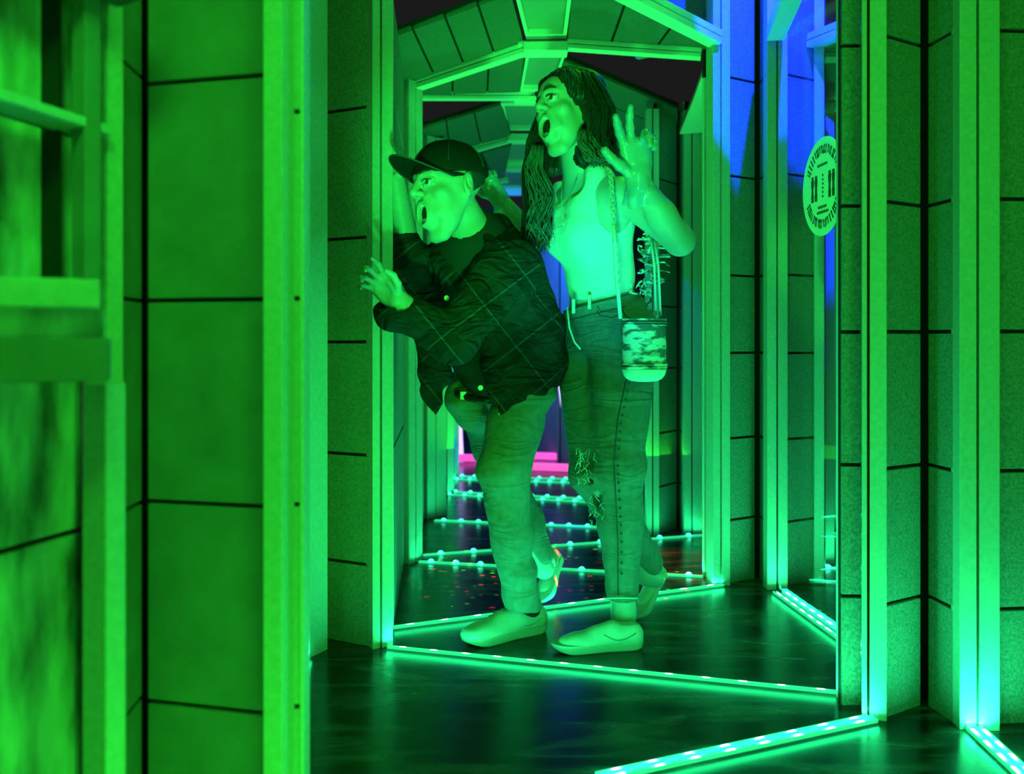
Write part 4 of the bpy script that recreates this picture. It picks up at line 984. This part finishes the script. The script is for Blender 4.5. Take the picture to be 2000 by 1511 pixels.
    def locks(name, guides, n, spread, r0, m, seed, wave=.010):
        rs = random.Random(seed)
        mb = MB()
        for i in range(n):
            ox, oy = rs.uniform(-1, 1)*spread, rs.uniform(-1, 1)*spread; ph = rs.uniform(0, 6); ln = rs.uniform(.78, 1.0); pts = []; rad = []
            K = 14
            for k in range(K):
                t = k/(K-1)*ln; q = t*(len(guides)-1); a = min(int(q), len(guides)-2); f_ = q-a; p = guides[a].lerp(guides[a+1], f_); s_ = math.sin(min(1, t*1.2+.2)*math.pi*.6)+.35
                wv = wave*t*math.sin(t*13+ph); pts.append(p+V((ox*s_+wv, oy*s_+wv*.6, 0))-rl); rad.append(r0*(1-.8*t**3)*rs.uniform(.85, 1.1))
            mb.tube(pts, rad, 6)
        return mb.build(name, M[m], root, smooth=True)
    # near side curtain
    locks('hair_locks', [L_(.075, .01, .09), L_(.098, .02, .03), L_(.112, .03, -.04), at(1172, 275, 2.60), at(1180, 312, 2.60), at(1178, 326, 2.60)], 240, .028, .0021, 'hair', 1, .006)
    locks('hair_locks', [at(1140, 255, 2.60), at(1150, 285, 2.585), at(1168, 310, 2.58), at(1190, 322, 2.58)], 90, .022, .0018, 'hair_end', 8, .010)
    # far side curtain falling in front of the far shoulder
    locks('hair_locks', [L_(-.072, .0, .06), at(1052, 275, 2.76), at(1046, 340, 2.78), at(1052, 410, 2.76), at(1046, 460, 2.74), at(1036, 500, 2.72)], 240, .030, .0022, 'hair', 3, .014)
    locks('hair_locks', [at(1050, 285, 2.72), at(1042, 330, 2.72), at(1060, 385, 2.70), at(1052, 440, 2.69), at(1058, 492, 2.69)], 80, .024, .0019, 'hair_end', 5, .016)
    # bracelet beads at the end of the hair (far wrist strap)
    return root
woman_root = woman()

# ================================================================ the shoulder bag, hung from her near shoulder
def bag():
    base = at(1258, 745, 2.56); r = empty('shoulder_bag', base, 'pale camouflage bucket bag hanging by chain straps at the woman\'s hip', 'bag'); rl = Vector(r.location)
    m = bpy.data.materials.new('camouflage_print'); m.use_nodes = True; N = m.node_tree.nodes; L = m.node_tree.links; b = N['Principled BSDF']; b.inputs['Roughness'].default_value = .7
    tc = N.new('ShaderNodeTexCoord'); mp = N.new('ShaderNodeMapping'); mp.inputs['Scale'].default_value = (1, 1, 2.6); no = N.new('ShaderNodeTexNoise'); no.inputs['Scale'].default_value = 20; no.inputs['Detail'].default_value = 2
    ra = N.new('ShaderNodeValToRGB'); ra.color_ramp.interpolation = 'CONSTANT'; e = ra.color_ramp.elements; e[0].color = (.15, .15, .15, 1); e[1].position = .47; e[1].color = (.45, .45, .45, 1); x = e.new(.53); x.color = (.8, .8, .8, 1)
    L.new(tc.outputs['Object'], mp.inputs[0]); L.new(mp.outputs[0], no.inputs['Vector']); L.new(no.outputs['Fac'], ra.inputs[0]); L.new(ra.outputs[0], b.inputs['Base Color']); M['camo'] = m
    def ringsolid(name, prof, m, seg=40):
        mb = MB()
        for (z, rad) in prof:
            for i in range(seg): a = 2*math.pi*i/seg; mb.v.append((rad*math.cos(a), rad*.72*math.sin(a), z))
        k = len(prof)
        for q in range(k-1):
            for i in range(seg): mb.f.append((q*seg+i, q*seg+(i+1) % seg, (q+1)*seg+(i+1) % seg, (q+1)*seg+i))
        mb.f.append(tuple(range(seg))); mb.f.append(tuple((k-1)*seg+i for i in range(seg))); mb.m = [0]*len(mb.f)
        return mb.build(name, m, r, smooth=True)
    h = .178
    ringsolid('bag_body', [(.030, .060), (.05, .0605), (.10, .0615), (.15, .060), (.158, .0590)], M['camo'])
    ringsolid('bag_base', [(.0, .020), (.002, .036), (.008, .049), (.018, .0575), (.032, .062), (.036, .0618)], M['top'])
    for z, rr in ((.040, .0625), (.048, .0622), (.157, .0605), (.164, .0605), (.172, .060)):
        mb = MB(); mb.tube([(rr*math.cos(a), rr*.73*math.sin(a), z) for a in np.linspace(0, 2*math.pi, 41)], .0035, 6); mb.build('rolled_band', M['camo'], r, smooth=True)
    ringsolid('bag_opening', [(.160, .056), (.175, .058)], M['belt'])
    mb = MB(); mb.tube([at(1212, 622, 2.56)-rl, at(1206, 560, 2.55)-rl, at(1201, 480, 2.545)-rl, at(1200, 440, 2.55)-rl], .0055, 8); mb.build('strap', M['top'], r, smooth=True)
    for k in range(2):
        mb = MB(); mb.tube([at(1290-k*9, 616, 2.58)-rl, at(1286-k*8, 520, 2.60)-rl, at(1276-k*6, 455, 2.66)-rl], .0035, 8); mb.build('strap', M['top'], r, smooth=True)
    # chain links from shoulder to the strap
    pts = [at(1192, 338, 2.60), at(1196, 380, 2.58), at(1198, 430, 2.56), at(1203, 500, 2.545), at(1207, 560, 2.545)]
    tot = 26
    for i in range(tot):
        t = (i+.5)/tot*(len(pts)-1); a = min(int(t), len(pts)-2); p = pts[a].lerp(pts[a+1], t-a); d = (pts[a+1]-pts[a]).normalized(); s_ = d.cross(V((0, 1, 0))).normalized(); 
        o = V((0, 1, 0)) if i % 2 else s_
        s2 = (s_ if i % 2 == 0 else (s_*.5+V((0, -.86, 0))))
        mb = MB(); L2, W2 = .0092, .0062
        mb.tube([p+d*L2*math.cos(q)+s2*W2*math.sin(q)-rl for q in np.linspace(0, 2*math.pi, 15)], .0019, 6, cap=False); mb.build('chain_link', M['chain'], r, smooth=True)
    # knotted fringe between the straps
    rs = random.Random(2); mb = MB()
    for i in range(46):
        t = rs.random(); p = at(1262+rs.uniform(-14, 14)-t*4, 450+t*130, 2.70+rs.uniform(-.02, .02)); q = [p]
        for k in range(4): q.append(q[-1]+V((rs.uniform(-.012, .018), rs.uniform(-.006, .006), rs.uniform(-.014, .006))))
        mb.tube([a-rl for a in q], [.003, .0034, .003, .0026, .0014], 5)
    for i in range(12):
        p = at(1284, 470+rs.uniform(0, 60), 2.68); mb.tube([p-rl, p-rl+V((.02, 0, rs.uniform(-.004, .004))), p-rl+V((.032+rs.uniform(0, .008), 0, rs.uniform(-.012, .006)))], .0014, 5)
    mb.build('fringe', M['camo'], r, smooth=True)
    return r
bag()
